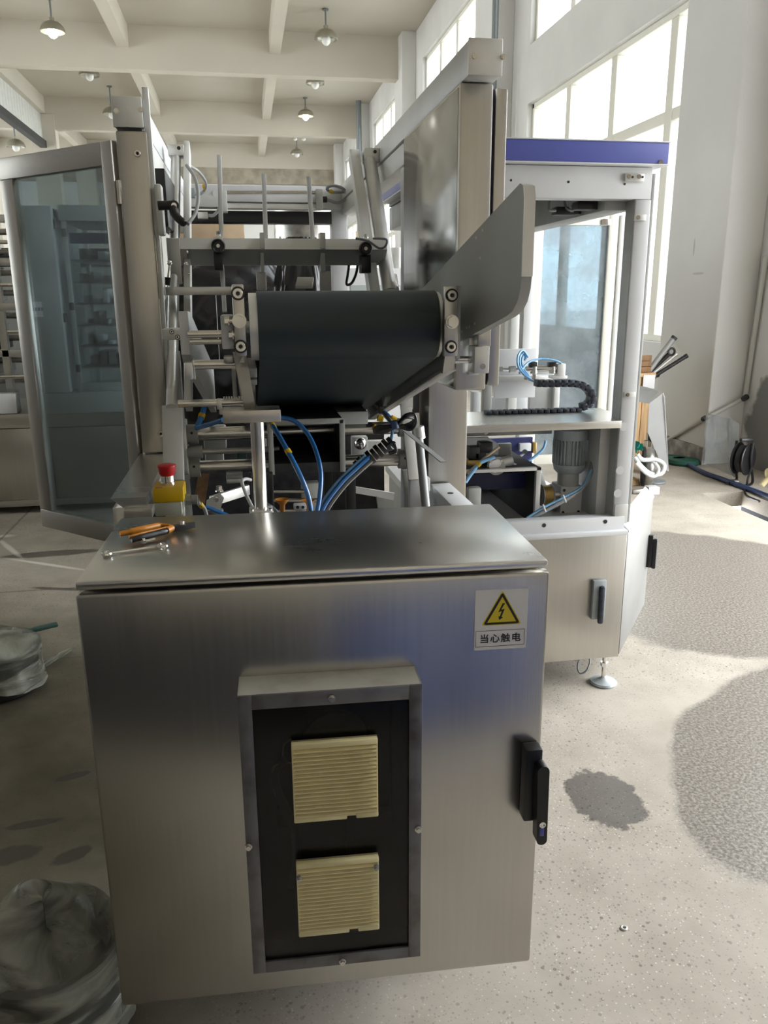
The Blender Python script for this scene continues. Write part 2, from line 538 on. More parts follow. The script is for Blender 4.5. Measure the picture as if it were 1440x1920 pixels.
def floor_mat():
    m = bpy.data.materials.new('floor_concrete')
    m.use_nodes = True
    nt = m.node_tree
    b = nt.nodes['Principled BSDF']
    N, Lk = nt.nodes.new, nt.links.new
    geo = N('ShaderNodeNewGeometry')
    pos = geo.outputs['Position']

    def noise(scale, detail=5, rough=0.55):
        n = N('ShaderNodeTexNoise')
        n.inputs['Scale'].default_value = scale
        n.inputs['Detail'].default_value = detail
        n.inputs['Roughness'].default_value = rough
        Lk(pos, n.inputs['Vector'])
        return n

    def ramp(src, p0, c0, p1, c1):
        r = N('ShaderNodeValToRGB')
        r.color_ramp.elements[0].position = p0
        r.color_ramp.elements[1].position = p1
        r.color_ramp.elements[0].color = (*c0, 1)
        r.color_ramp.elements[1].color = (*c1, 1)
        Lk(src, r.inputs[0])
        return r.outputs[0]

    def mix(f, a, c, mode='MIX'):
        x = N('ShaderNodeMix')
        x.data_type = 'RGBA'
        x.blend_type = mode
        if hasattr(f, 'links'):
            Lk(f, x.inputs[0])
        else:
            x.inputs[0].default_value = f
        for s, i in ((a, 6), (c, 7)):
            if hasattr(s, 'links'):
                Lk(s, x.inputs[i])
            else:
                x.inputs[i].default_value = (*s, 1)
        return x.outputs[2]

    def mth(op, a, c=None, d=None):
        x = N('ShaderNodeMath')
        x.operation = op
        for i, s in enumerate((a, c, d)):
            if s is None:
                continue
            if hasattr(s, 'links'):
                Lk(s, x.inputs[i])
            else:
                x.inputs[i].default_value = s
        return x.outputs[0]

    big = noise(0.9, 5).outputs[0]
    mid = noise(5, 6).outputs[0]
    base = ramp(big, 0.3, (0.36, 0.322, 0.265), 0.7, (0.50, 0.455, 0.385))
    base = mix(0.35, base, ramp(mid, 0.3, (0.28, 0.248, 0.20), 0.65, (0.56, 0.515, 0.44)))
    # aggregate specks, several sizes
    for sc, th, c in ((38, 0.17, (0.20, 0.17, 0.14)), (70, 0.22, (0.22, 0.19, 0.155)), (120, 0.26, (0.28, 0.25, 0.21)), (100, 0.2, (0.70, 0.66, 0.60))):
        v = N('ShaderNodeTexVoronoi')
        v.inputs['Scale'].default_value = sc
        v.inputs['Randomness'].default_value = 1.0
        Lk(pos, v.inputs['Vector'])
        sel = N('ShaderNodeSeparateColor')
        Lk(v.outputs['Color'], sel.inputs[0])
        f = mth('MULTIPLY', mth('LESS_THAN', v.outputs['Distance'], th), mth('GREATER_THAN', sel.outputs[0], 0.50))
        clus = ramp(noise(1.6, 3).outputs[0], 0.36, (0.12, 0.12, 0.12), 0.6, (0.9, 0.9, 0.9))
        base = mix(mth('MULTIPLY', f, clus), base, c)
    sx = N('ShaderNodeSeparateXYZ')
    Lk(pos, sx.inputs[0])
    wob = noise(2.2, 6, 0.6)
    wobf = noise(13, 6, 0.7)

    def blob(cx, cy, rx, ry, rot=0.0, soft=0.04, rag=0.25, fine=0.0):
        c, s = math.cos(rot), math.sin(rot)
        dx = mth('SUBTRACT', sx.outputs[0], cx)
        dy = mth('SUBTRACT', sx.outputs[1], cy)
        u = mth('DIVIDE', mth('ADD', mth('MULTIPLY', dx, c), mth('MULTIPLY', dy, s)), rx)
        v = mth('DIVIDE', mth('SUBTRACT', mth('MULTIPLY', dy, c), mth('MULTIPLY', dx, s)), ry)
        d = mth('SQRT', mth('ADD', mth('MULTIPLY', u, u), mth('MULTIPLY', v, v)))
        d = mth('ADD', d, mth('MULTIPLY', mth('SUBTRACT', wob.outputs[0], 0.5), rag * 4))
        if fine:
            d = mth('ADD', d, mth('MULTIPLY', mth('SUBTRACT', wobf.outputs[0], 0.5), fine * 4))
        mr = N('ShaderNodeMapRange')
        mr.inputs[1].default_value = 1.0 - soft
        mr.inputs[2].default_value = 1.0 + soft
        mr.inputs[3].default_value = 1.0
        mr.inputs[4].default_value = 0.0
        Lk(d, mr.inputs[0])
        return mr.outputs[0]

    def union(lst):
        o = lst[0]
        for q in lst[1:]:
            o = mth('MAXIMUM', o, q)
        return o
    oil_shade = union([blob(*a) for a in FLOOR_OIL_SHADE])
    oil_shade_c = ramp(mid, 0.3, (0.080, 0.070, 0.040), 0.7, (0.15, 0.13, 0.085))
    base = mix(mth('MULTIPLY', oil_shade, 0.9), base, oil_shade_c)
    wet = union([blob(*a) for a in FLOOR_WET])
    dark = union([blob(*a) for a in FLOOR_DARK])
    white = union([blob(*a) for a in FLOOR_WHITE])
    agg = ramp(noise(95, 4, 0.75).outputs[0], 0.42, (0.105, 0.092, 0.078), 0.66, (0.42, 0.385, 0.34))
    base = mix(mth('MULTIPLY', wet, 0.88), base, agg)
    base = mix(dark, base, mix(1.0, base, (0.36, 0.36, 0.38), 'MULTIPLY'))
    base = mix(mth('MULTIPLY', white, 0.8), base, (0.78, 0.76, 0.70))
    # slab joints
    for ax, v0, w in ((0, -1.62, 0.008), (1, 4.25, 0.008), (1, 3.35, 0.004)):
        dd = mth('ABSOLUTE', mth('ADD', mth('SUBTRACT', sx.outputs[ax], v0), mth('MULTIPLY', mth('SUBTRACT', wobf.outputs[0], 0.5), 0.03)))
        jm = mth('LESS_THAN', dd, w)
        jm = mth('MULTIPLY', jm, mth('LESS_THAN', sx.outputs[0], -0.6))
        base = mix(mth('MULTIPLY', jm, 0.6), base, (0.13, 0.12, 0.10))
    Lk(base, b.inputs['Base Color'])
    rr = N('ShaderNodeMapRange')
    rr.inputs[3].default_value = 0.72
    rr.inputs[4].default_value = 0.30
    Lk(mth('MAXIMUM', wet, dark), rr.inputs[0])
    Lk(rr.outputs[0], b.inputs['Roughness'])
    bp = N('ShaderNodeBump')
    bp.inputs['Strength'].default_value = 0.12
    bp.inputs['Distance'].default_value = 0.004
    Lk(noise(60, 5, 0.7).outputs[0], bp.inputs['Height'])
    Lk(bp.outputs[0], b.inputs['Normal'])
    MATS['floor'] = m


# stains and painted shade on the concrete: centre x, y, radii, turn, edge softness, ragged, fine ragged
FLOOR_WET = [(1.95, 2.10, 0.85, 0.52, 0.65, 0.025, 0.07, 0.012), (2.38, 3.72, 0.95, 0.93, 0.0, 0.03, 0.08, 0.015)]
FLOOR_DARK = [(1.02, 2.01, 0.112, 0.150, 0.1, 0.04, 0.10, 0.26), (-0.69, 2.185, 0.075, 0.018, 0.1, 0.1, 0.15, 0.25),
              (-0.72, 2.05, 0.075, 0.036, 0.1, 0.1, 0.15, 0.25), (-0.55, 2.02, 0.055, 0.028, 0.5, 0.1, 0.15, 0.25),
              (-1.22, 4.90, 0.28, 0.06, 0.05, 0.1, 0.15, 0.15), (-0.62, 2.42, 0.05, 0.02, 0.3, 0.1, 0.2, 0.25),
              (-1.05, 4.25, 0.16, 0.02, -0.3, 0.2, 0.2, 0.25), (1.42, 1.62, 0.02, 0.018, 0, 0.3, 0.2, 0.2)]
FLOOR_OIL_SHADE = [(-1.55, 1.75, 1.34, 1.85, 0.15, 0.2, 0.10, 0.02), (-0.5, -1.6, 2.2, 1.3, 0.0, 0.25, 0.12, 0.02), (-1.5, 2.9, 0.95, 1.1, 0.2, 0.4, 0.15, 0.03)]  # olive oil stain deepened for left-side shade; middle blob added unseen behind camera
FLOOR_WHITE = [(-1.52, 5.08, 0.22, 0.018, -1.05, 0.4, 0.12, 0.15), (-1.19, 4.68, 0.27, 0.016, -0.55, 0.4, 0.12, 0.15), (-1.62, 5.35, 0.06, 0.03, 0, 0.4, 0.2, 0.2)]
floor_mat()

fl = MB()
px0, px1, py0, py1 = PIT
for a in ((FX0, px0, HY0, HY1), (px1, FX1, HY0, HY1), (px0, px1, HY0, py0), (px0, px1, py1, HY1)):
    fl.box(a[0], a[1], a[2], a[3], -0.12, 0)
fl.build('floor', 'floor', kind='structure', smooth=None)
pt = MB()
pt.box(px0 - 0.02, px1 + 0.02, py0, py1, -0.47, -0.45).box(px0 - 0.02, px0 - 0.002, py0, py1, -0.45, -0.12).box(px1 + 0.002, px1 + 0.02, py0, py1, -0.45, -0.12)
pt.build('floor_trench', 'pit', kind='structure', smooth=None)

# right wall with its window openings and the open gateway nearer than the camera
BAYS = [(-2.6, 6.5), (6.5, 14.0), (14.0, 21.5), (21.5, 29.0), (29.0, 36.5)]
LZ0, LZ1, UZ0, UZ1, CZ = 1.0, 4.30, 5.1, 6.86, 7.62
XO = 4.65
wl = MB()
OPEN = []
for k, (a, c) in enumerate(BAYS):
    m = (a + c) / 2
    w0, w1 = m - 2.35, m + 2.35
    if k == 0:
        w0, w1 = 0.6, 5.0
    else:
        w0, w1 = m - 3.1, m + 2.5
    wl.box(XW, XO, a, w0, 0, CZ).box(XW, XO, w1, c, 0, CZ)
    wl.box(XW, XO, w0, w1, LZ1, UZ0).box(XW, XO, w0, w1, UZ1, CZ)
    if k == 0:
        w0, w1 = 0.6, 5.0
        OPEN.append(('gate', w0, w1, 0.0, LZ1))
    else:
        wl.box(XW, XO, w0, w1, 0, LZ0)
        OPEN.append(('low', w0, w1, LZ0, LZ1))
    OPEN.append(('up', w0, w1, UZ0, UZ1))
wl.build('wall_right', 'wall', kind='structure', smooth=None)
XG = 4.55
wn = 0
for kd, w0, w1, z0, z1 in OPEN:
    portal('daylight_portal', (4.68, (w0 + w1) / 2, (z0 + z1) / 2), (0, R(90), 0), z1 - z0, w1 - w0)
    if kd == 'gate':
        continue
    wn += 1
    wt = thing('window_%d' % wn, None, None, (XG, (w0 + w1) / 2, z0), kind='structure')
    n = 4
    f = MB()
    t = 0.07
    f.box(XG - 0.07, XG + 0.05, w0, w1, z0, z0 + t, 0.006).box(XG - 0.07, XG + 0.05, w0, w1, z1 - t, z1, 0.006)
    f.box(XG - 0.07, XG + 0.05, w0, w0 + t, z0, z1, 0.006).box(XG - 0.07, XG + 0.05, w1 - t, w1, z0, z1, 0.006)
    f.build('window_frame', 'window_frame', wt)
    tz = z0 + (z1 - z0) * 0.70 if kd == 'low' else None
    for j in range(1, n):
        yy = w0 + (w1 - w0) * j / n
        MB().box(XG - 0.06, XG + 0.04, yy - 0.075, yy + 0.075, z0 + t, z1 - t, 0.006).build('mullion', 'window_frame', wt)
    for j in range(n):
        ya, yb = w0 + (w1 - w0) * j / n, w0 + (w1 - w0) * (j + 1) / n
        if tz:
            MB().box(XG - 0.05, XG + 0.03, ya + 0.075, yb - 0.075, tz - 0.06, tz + 0.06, 0.006).build('transom', 'window_frame', wt)
        for za, zb in (((z0, tz), (tz, z1)) if tz else ((z0, z1),)):
            MB().box(XG - 0.003, XG + 0.003, ya + 0.02, yb - 0.02, za + 0.02, zb - 0.02).build('pane', 'pane', wt)

# wall pilasters, beams, slab
for i, y in enumerate((-2.1, 7.02, 14.0, 21.5, 29.0, 36.2)):
    MB().box(4.05, XW, y - 0.48, y + 0.48, 0, CZ, 0.01).build('pillar', 'wall', kind='structure', smooth=None)
for y in (-2.6, 6.5, 14.0, 21.5, 29.0, 36.25):
    MB().box(FX0, XW, y, y + 0.35, 6.68, CZ).build('ceiling_beam', 'beam_paint', kind='structure', smooth=None)
for x in (-9.5, -6.0, -2.47, 1.04):
    for ya, yb in ((-2.25, 6.5), (6.85, 14), (14.35, 21.5), (21.85, 29), (29.35, 36.4)):
        MB().box(x - 0.13, x + 0.13, ya, yb, 7.13, CZ).build('ceiling_beam', 'beam_paint', kind='structure', smooth=None)
MB().box(FX0, FX1, HY0, HY1, CZ, CZ + 0.2).build('ceiling', 'ceiling', kind='structure', smooth=None)
MB().box(FX0, FX1, HY1, HY1 + 0.25, 0, CZ).build('wall_back', 'wall', kind='structure', smooth=None)
MB().box(FX0, XW, HY1 - 0.35, HY1, 6.08, 6.68).build('trim_1', 'concrete_brown', kind='structure', smooth=None)
MB().box(FX0, FX1, HY0 - 0.25, HY0, 0, CZ).build('wall_front', 'wall_warm', kind='structure', smooth=None)
MB().box(-2.4, -2.2, HY0, 3.6, 0, 6.68).build('wall_blocker', 'wall_dark', kind='structure', smooth=None)  # added unseen wall, keeps skylight off the left floor
wl = MB()
LW = []
for k, (a, c) in enumerate([(HY0, 6.5)] + BAYS[1:]):
    if k == 0:
        wl.box(FX0 - 0.25, FX0, a, c, 0, CZ)
        continue
    m = (a + c) / 2
    w0, w1 = m - 2.35, m + 2.35
    wl.box(FX0 - 0.25, FX0, a, w0, 0, CZ).box(FX0 - 0.25, FX0, w1, c, 0, CZ).box(FX0 - 0.25, FX0, w0, w1, 0, 1.2).box(FX0 - 0.25, FX0, w0, w1, 6.0, CZ)
    LW.append((w0, w1))
wl.build('wall_left', 'wall', kind='structure', smooth=None)
for w0, w1 in LW:
    portal('daylight_portal', (FX0 - 0.3, (w0 + w1) / 2, 3.6), (0, R(-90), 0), 4.8, w1 - w0)
    wn += 1
    wt = thing('window_%d' % wn, None, None, (FX0 - 0.12, (w0 + w1) / 2, 1.2), kind='structure')
    f = MB().box(FX0 - 0.16, FX0 - 0.08, w0, w1, 1.2, 1.27).box(FX0 - 0.16, FX0 - 0.08, w0, w1, 5.93, 6.0)
    f.box(FX0 - 0.16, FX0 - 0.08, w0, w0 + 0.07, 1.2, 6.0).box(FX0 - 0.16, FX0 - 0.08, w1 - 0.07, w1, 1.2, 6.0)
    f.build('window_frame', 'window_frame', wt)
    for j in range(4):
        ya, yb = w0 + (w1 - w0) * j / 4, w0 + (w1 - w0) * (j + 1) / 4
        if j:
            MB().box(FX0 - 0.15, FX0 - 0.09, ya - 0.04, ya + 0.04, 1.27, 5.93).build('mullion', 'window_frame', wt)
        MB().box(FX0 - 0.123, FX0 - 0.117, ya, yb, 1.2, 6.0).build('pane', 'pane', wt)
for y in (6.5, 14.0, 21.5, 29.0, 36.0):
    MB().box(-6.36, -5.62, y - 0.03, y + 0.42, 0, 7.12, 0.01).build('pillar', 'beam_paint', kind='structure', smooth=None)
MB().box(4.02, 4.05, 6.52, 7.52, 0.0, 0.16, 0.004).build('baseboard_right', 'base_grey', kind='structure', smooth=None)
# corrugated partition above the dark rail at the left columns
mp_ = MB()
for i in range(24):
    mp_.box(-6.08, -6.02, 21.95 + i * 0.3, 22.22 + i * 0.3, 6.33, 7.13, 0.01)
pa = mp_.build('wall_partition', 'frame_grey', kind='structure', smooth=None)
MB().box(-6.12, -5.92, 21.95, 29.0, 6.12, 6.33, 0.01).build('trim_2', 'dark_mech', kind='structure', smooth=None)
# vertical service pipes on the wall
MB().cyl((4.02, 13.3, 0), (4.02, 13.3, CZ), 0.05, 16).build('trim_3', 'conduit', kind='structure')
MB().cyl((4.0, 28.2, 0), (4.0, 28.2, CZ), 0.09, 16).build('trim_4', 'conduit', kind='structure')
# ground outside
MB().box(4.7, 60, -40, 80, -0.3, -0.05).build('ground_outside', 'outside', kind='structure', smooth=None)


# ------------------------------------------------------------------ pendant lamps
def lamp(x, y, z, label, on=False, rod=0.55):
    t = thing('pendant_lamp', label, 'lamp', (x, y, z), group='pendant lamps of the hall')
    MB().cyl((x, y, z + 0.22), (x, y, CZ - 0.01), 0.02, 10).cyl((x, y, CZ - 0.03), (x, y, CZ - 0.002), 0.07, 14).build('rod', 'conduit', t)
    pr = []
    for k in range(9):
        a = k / 8 * PI / 2
        pr.append((0.03 + 0.23 * math.sin(a), 0.20 * math.cos(a)))
    inn = [(r_ - 0.012, h_ - 0.008) for r_, h_ in pr[::-1] if r_ > 0.03]
    MB().lathe([(0.02, 0.28), (0.05, 0.27), (0.05, 0.20)] + pr[1:] + inn, (x, y, z), n=28).build('lamp_shade', 'lamp_shade', t)
    MB().ball((x, y, z - 0.01), 0.105, (1, 1, 1.15), 16).build('bulb', 'bulb_on' if on else 'bulb_off', t)
    return t


lamp(2.1, 19.8, 7.02, 'dome pendant lamp with unlit white bulb, nearest in the right row')
lamp(2.25, 24.3, 7.16, 'unlit dome pendant lamp half hidden behind the first cross beam on the right')
lamp(2.26, 28.0, 7.08, 'lit dome pendant lamp glowing white in the right row', True)
lamp(2.4, 34.6, 7.0, 'farthest unlit dome pendant lamp of the right row')
lamp(-3.72, 20.0, 6.98, 'lit dome pendant lamp glowing white at upper left above the glass door', True)
lamp(-3.6, 23.6, 7.0, 'unlit dome pendant lamp just under the cross beam on the left')
lamp(-3.64, 27.4, 6.85, 'unlit dome pendant lamp beside the cap of the left steel post')
lamp(-6.15, 26.0, 5.66, 'small dark dome lamp beyond the left column')
t = thing('ceiling_fitting', 'small twin light fitting flat on the ceiling above the farthest lamp', 'lamp', (2.49, 34.3, 7.5))
MB().box(2.19, 2.79, 34.2, 34.4, 7.54, 7.61, 0.01).build('base', 'pipe_paint', t)
for dx in (-0.17, 0.17):
    MB().ball((2.49 + dx, 34.3, 7.5), 0.09, (1, 1, 0.8), 12).build('bulb', 'bulb_off', t)


# ================================================================== ELECTRICAL CABINET (front)
CABL = (-0.286, 1.25, 0.0)
CABR = R(-2.36)
cab = thing('electrical_cabinet', 'large brushed steel electrical cabinet with louvred window box and warning sticker', 'cabinet', CABL, CABR)
L_ = dict(local=True)
MB().box(0.004, 0.774, 0.034, 0.385, 0.24, 1.05, 0.004).build('cabinet_body', 'steel', cab, **L_)
# the body hangs on a hidden plinth beam set back under it
MB().box(0.05, 0.73, 0.325, 0.38, 0.0, 0.24, 0.004).build('plinth', 'dark_mech', cab, **L_)
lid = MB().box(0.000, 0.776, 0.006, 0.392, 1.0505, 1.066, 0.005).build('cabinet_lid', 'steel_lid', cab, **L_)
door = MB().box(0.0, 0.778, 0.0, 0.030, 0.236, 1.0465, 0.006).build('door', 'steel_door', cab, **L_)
MB().box(0.012, 0.766, 0.029, 0.036, 0.25, 1.03).build('door_seal', 'black_rough', door, **L_)
wb = MB()
X0, X1, Z0, Z1, PR = 0.248, 0.546, 0.348, 0.888, -0.068
for a in ((X0, X0 + 0.004, Z0, Z1), (X1 - 0.004, X1, Z0, Z1), (X0, X1, Z0, Z0 + 0.004), (X0, X1, Z1 - 0.004, Z1)):
    wb.box(a[0], a[1], PR, 0.0, a[2], a[3], 0.0012)
wbo = wb.build('window_box', 'steel_dull', cab, **L_)
fr = MB()
G = (0.270, 0.5245, 0.371, 0.863)
for a in ((X0, G[0], Z0, Z1), (G[1], X1, Z0, Z1), (G[0], G[1], Z0, G[2]), (G[0], G[1], G[3], Z1)):
    fr.box(a[0], a[1], PR - 0.003, PR + 0.002, a[2], a[3], 0.0008)
mat('flange', (0.20, 0.20, 0.205), 0.5, 0.7, dirt=(0.11, 0.10, 0.095), vscale=16, bump=0.1)
fr.build('window_flange', 'flange', wbo, label='dark grimy flange around the window', **L_)
MB().box(G[0] - 0.01, G[1] + 0.01, PR + 0.003, PR + 0.006, G[2] - 0.01, G[3] + 0.01).build('window_pane', 'acrylic', wbo, **L_)
MB().box(X0 + 0.006, X1 - 0.006, -0.004, -0.001, Z0 + 0.006, Z1 - 0.006).build('inner_plate', 'black_rough', wbo, **L_)
for (x, z) in ((0.398, 0.8755), (0.405, 0.3575), (0.5405, 0.617), (0.2525, 0.612)):
    mb = MB()
    mb.cyl((x, PR - 0.003, z), (x, PR - 0.006, z), 0.0062, 16)
    hexbolt(mb, (x, PR - 0.006, z), (0, -1, 0), 0.0046, 0.005)
    mb.build('screw', 'shaft', wbo, **L_)
# things seen dimly behind the acrylic
MB().box(0.36, 0.505, -0.012, -0.005, 0.79, 0.835, 0.002).box(0.50, 0.52, -0.03, -0.005, 0.60, 0.85, 0.002).box(0.42, 0.515, -0.02, -0.005, 0.40, 0.62, 0.002).box(0.30, 0.45, -0.016, -0.005, 0.60, 0.64, 0.002).build('inner_module', 'dark_mech', wbo, **L_)
MB().lathe([(0.055, 0), (0.055, 0.02), (0.045, 0.022), (0.02, 0.012), (0.001, 0.012)], (0.405, -0.006, 0.768), (0, -1, 0), 28).build('fan', 'cast_grey', wbo, **L_)
MB().tube([(0.318, -0.03, 0.745), (0.300, -0.03, 0.72), (0.305, -0.03, 0.68), (0.325, -0.03, 0.62), (0.332, -0.03, 0.55), (0.320, -0.03, 0.49)], 0.008, 10).build('corrugated_hose', 'gland_grey', wbo, **L_)
MB().tube([(0.33, -0.035, 0.785), (0.318, -0.035, 0.775), (0.315, -0.035, 0.755)], 0.0016, 6).tube([(0.33, -0.035, 0.74), (0.30, -0.035, 0.735), (0.298, -0.035, 0.69), (0.31, -0.035, 0.66)], 0.0016, 6).build('wire', 'cream', wbo, **L_)


def vent(x0, x1, z0, z1, dz, screws, notch_top):
    fv = MB()
    yb = PR - 0.003
    sh = lambda x: dz * (x - x0) / (x1 - x0)
    rot = Matrix.Rotation(-math.atan2(dz, x1 - x0), 3, 'Y')
    fv.box(x0, x1, yb - 0.006, yb, z0, z1, 0.0015)
    o = fv.build('fan_filter', 'cream_in', cab, label='yellowed louvred fan filter', **L_)
    MB().box(x0, x1, yb - 0.015, yb - 0.004, z1 - 0.010, z1, 0.002).build('top_rim', 'cream', o, **L_)
    bm_ = MB()
    bm_.box(x0, x0 + 0.088, yb - 0.015, yb - 0.004, z0, z0 + 0.010, 0.002)
    bm_.box(x0 + 0.103, x1, yb - 0.015, yb - 0.004, z0, z0 + 0.010, 0.002)
    bm_.box(x0 + 0.086, x0 + 0.105, yb - 0.013, yb - 0.004, z0 + 0.005, z0 + 0.010, 0.001)
    bm_.build('bottom_rim', 'cream', o, **L_)
    for xa, xb in ((x0, x0 + 0.003), (x1 - 0.003, x1)):
        MB().box(xa, xb, yb - 0.012, yb - 0.004, z0 + 0.009, z1 - 0.009, 0.0008).build('side_rim', 'cream', o, **L_)
    ns = 17
    p = (z1 - z0 - 0.020) / ns
    me = None
    for i in range(ns):
        za = z0 + 0.010 + i * p
        if me is None:
            s = MB().prism([(x0 + 0.002, yb - 0.004, za + p * 1.0), (x0 + 0.002, yb - 0.0155, za + p * 0.30), (x0 + 0.002, yb - 0.0155, za + p * 0.08), (x0 + 0.002, yb - 0.004, za + p * 0.75)], (x1 - x0 - 0.004, 0, 0))
            so = s.build('slat', 'cream', o, **L_)
            me = so
        else:
            c = me.copy()
            COL.objects.link(c)
            c.parent = o
            c.location = (0, 0, i * p)
    for x, z in screws:
        mb = MB()
        mb.cyl((x, yb - 0.014, z), (x, yb - 0.019, z), 0.0045, 14)
        hexbolt(mb, (x, yb - 0.019, z), (0, -1, 0), 0.003, 0.004)
        mb.build('screw', 'steel_old', o, **L_)


vent(0.3300, 0.4705, 0.6575, 0.8042, 0, [], False)
vent(0.3300, 0.4705, 0.4290, 0.5772, 0, [(0.334, 0.552), (0.4655, 0.560)], True)
# swing handle
hb = MB().box(0.7405, 0.7715, -0.030, 0.0, 0.579, 0.725, 0.004).build('handle_base', 'black', door, **L_)
hl = MB()
pts = []
for k in range(13):
    a = PI * k / 12
    pts.append((0.7655 + 0.0105 * math.cos(a), -0.030, 0.6955 + 0.0105 * math.sin(a)))
for k in range(13):
    a = PI + PI * k / 12
    pts.append((0.7685 + 0.0095 * math.cos(a), -0.030, 0.556 + 0.0095 * math.sin(a)))
hl.prism(pts, (0, -0.024, 0))
hl.build('handle_lever', 'black', door, **L_)
MB().lathe([(0.006, 0), (0.006, 0.003), (0.004, 0.003), (0.004, 0.001), (0.0005, 0.001)], (0.7675, -0.054, 0.590), (0, -1, 0), 18).build('lock_barrel', 'chrome', door, **L_)
MB().box(0.7635, 0.7715, -0.0555, -0.053, 0.566, 0.582, 0.0012).build('lock_cover', 'blue_paint', door, **L_)

# warning sticker
CM = WM[cab]
sg = thing('warning_sticker', 'white electric shock warning sticker with yellow triangle at the upper right of the steel cabinet', 'sticker', tuple(CM @ Vector((0.6945, -0.0005, 0.9095))), CABR)


def sgl(mb, name, m):
    return mb.build(name, m, sg, local=True)


sgl(MB().box(-0.0462, 0.0462, -0.0006, 0.0004, 0.0, 0.110), 'backing', 'label_white')


def tri(cx, top, bot, hw, rad, y0, y1):
    # rounded triangle
    c = Vector((cx, (top + 2 * bot) / 3))
    V = [Vector((cx, top)), Vector((cx - hw, bot)), Vector((cx + hw, bot))]
    out = []
    for i in range(3):
        v, a, b_ = V[i], V[i - 1], V[(i + 1) % 3]
        p = v + (a - v).normalized() * rad
        q = v + (b_ - v).normalized() * rad
        for k in range(6):
            t = k / 5
            out.append((1 - t) ** 2 * p + 2 * t * (1 - t) * v + t * t * q)
    return MB().prism([(p.x, y0, p.y) for p in out], (0, y1 - y0, 0))


sgl(tri(0.001, 0.1085, 0.0450, 0.0355, 0.006, -0.0008, 0), 'triangle_rim', 'sign_yellow')
sgl(tri(0.001, 0.1055, 0.0465, 0.0325, 0.006, -0.0010, 0), 'triangle_border', 'sign_black')
sgl(tri(0.001, 0.0965, 0.0505, 0.0255, 0.001, -0.0012, 0), 'triangle_field', 'sign_yellow')
bolt_ = [(0.0015, 0.0850), (-0.0055, 0.0690), (0.0005, 0.0705), (-0.0025, 0.0610), (-0.0050, 0.0615), (-0.0035, 0.0545), (0.0030, 0.0590), (0.0003, 0.0600), (0.0055, 0.0745), (-0.0005, 0.0735), (0.0060, 0.0850)]
sgl(MB().prism([(x, -0.0014, z) for x, z in bolt_], (0, 0.0014, 0)), 'lightning_arrow', 'sign_black')
bo = MB()
for a in ((-0.0440, 0.0425, 0.0350, 0.0357), (-0.0440, 0.0425, 0.0060, 0.0067), (-0.0440, -0.0433, 0.0060, 0.0357), (0.0418, 0.0425, 0.0060, 0.0357)):
    bo.box(a[0], a[1], -0.0009, 0, a[2], a[3])
sgl(bo, 'caption_border', 'ink')
fc = bpy.data.curves.new('caption', 'FONT')
fc.body = '当心触电'
fc.size = 0.0172
fc.space_character = 1.17
fc.align_x = 'CENTER'
fc.offset = 0.00028
fc.extrude = 0.0002
tmp = bpy.data.objects.new('caption_curve', fc)
COL.objects.link(tmp)
bpy.context.view_layer.update()
cme = bpy.data.meshes.new_from_object(tmp.evaluated_get(bpy.context.evaluated_depsgraph_get()))
bpy.data.objects.remove(tmp)
cme.materials.clear()
cme.materials.append(M['ink'])
fo = bpy.data.objects.new('caption', cme)
COL.objects.link(fo)
fo.parent = sg
fo.location = (-0.0005, -0.0009, 0.0145)
fo.rotation_euler = (PI / 2, 0, 0)

# ------------------------------------------------------------------ tools left on the cabinet lid
ZL = 1.0665


def onlid(px, py, h=0.0):
    return W(px, py, 'z', ZL + h)


pl = thing('pliers', 'combination pliers with orange and black grips lying on the cabinet lid', 'pliers', tuple(onlid(290, 995)))
a1 = [onlid(224, 1001, 0.012), onlid(245, 997, 0.013), onlid(272, 991, 0.014), onlid(300, 985, 0.012), onlid(318, 987, 0.010)]
a2 = [onlid(246, 1012, 0.009), onlid(262, 1008, 0.010), onlid(290, 1001, 0.010), onlid(312, 995, 0.010), onlid(322, 990, 0.010)]
MB().tube(a1, [0.0052] * 6 + [0.0068] * 6 + [0.0062] * 6 + [0.0045] * 6 + [0.0045], 10).build('upper_grip', 'orange_tool', pl)
MB().tube(a2, [0.0058] * 6 + [0.0064] * 6 + [0.0062] * 6 + [0.005] * 6 + [0.005], 10).build('lower_grip', 'black', pl)
MB().tube([a2[0] + Vector((-0.004, 0.002, 0.004)), a2[1] + Vector((0, 0.004, 0.005)), a2[3] + Vector((0, 0.003, 0.004))], 0.0036, 8).tube([a2[3], a2[4]], 0.0068, 10).build('grip_inlay', 'orange_tool', pl)
j0, j1 = onlid(322, 988, 0.009), onlid(366, 983, 0.009)
jm = j0.lerp(j1, 0.55)
MB().prism([j0 + Vector((0, 0.006, -0.008)), jm + Vector((0, 0.011, -0.008)), j1 + Vector((0, 0.004, -0.006)), j1 + Vector((0, -0.004, -0.006)), jm + Vector((0, -0.009, -0.008)), j0 + Vector((0, -0.006, -0.008))], (0, 0, 0.010)).build('jaws', 'dark_mech', pl)
MB().cyl(jm + Vector((-0.006, 0, 0.003)), jm + Vector((-0.006, 0, 0.009)), 0.006, 14).build('pivot', 'steel_old', pl)

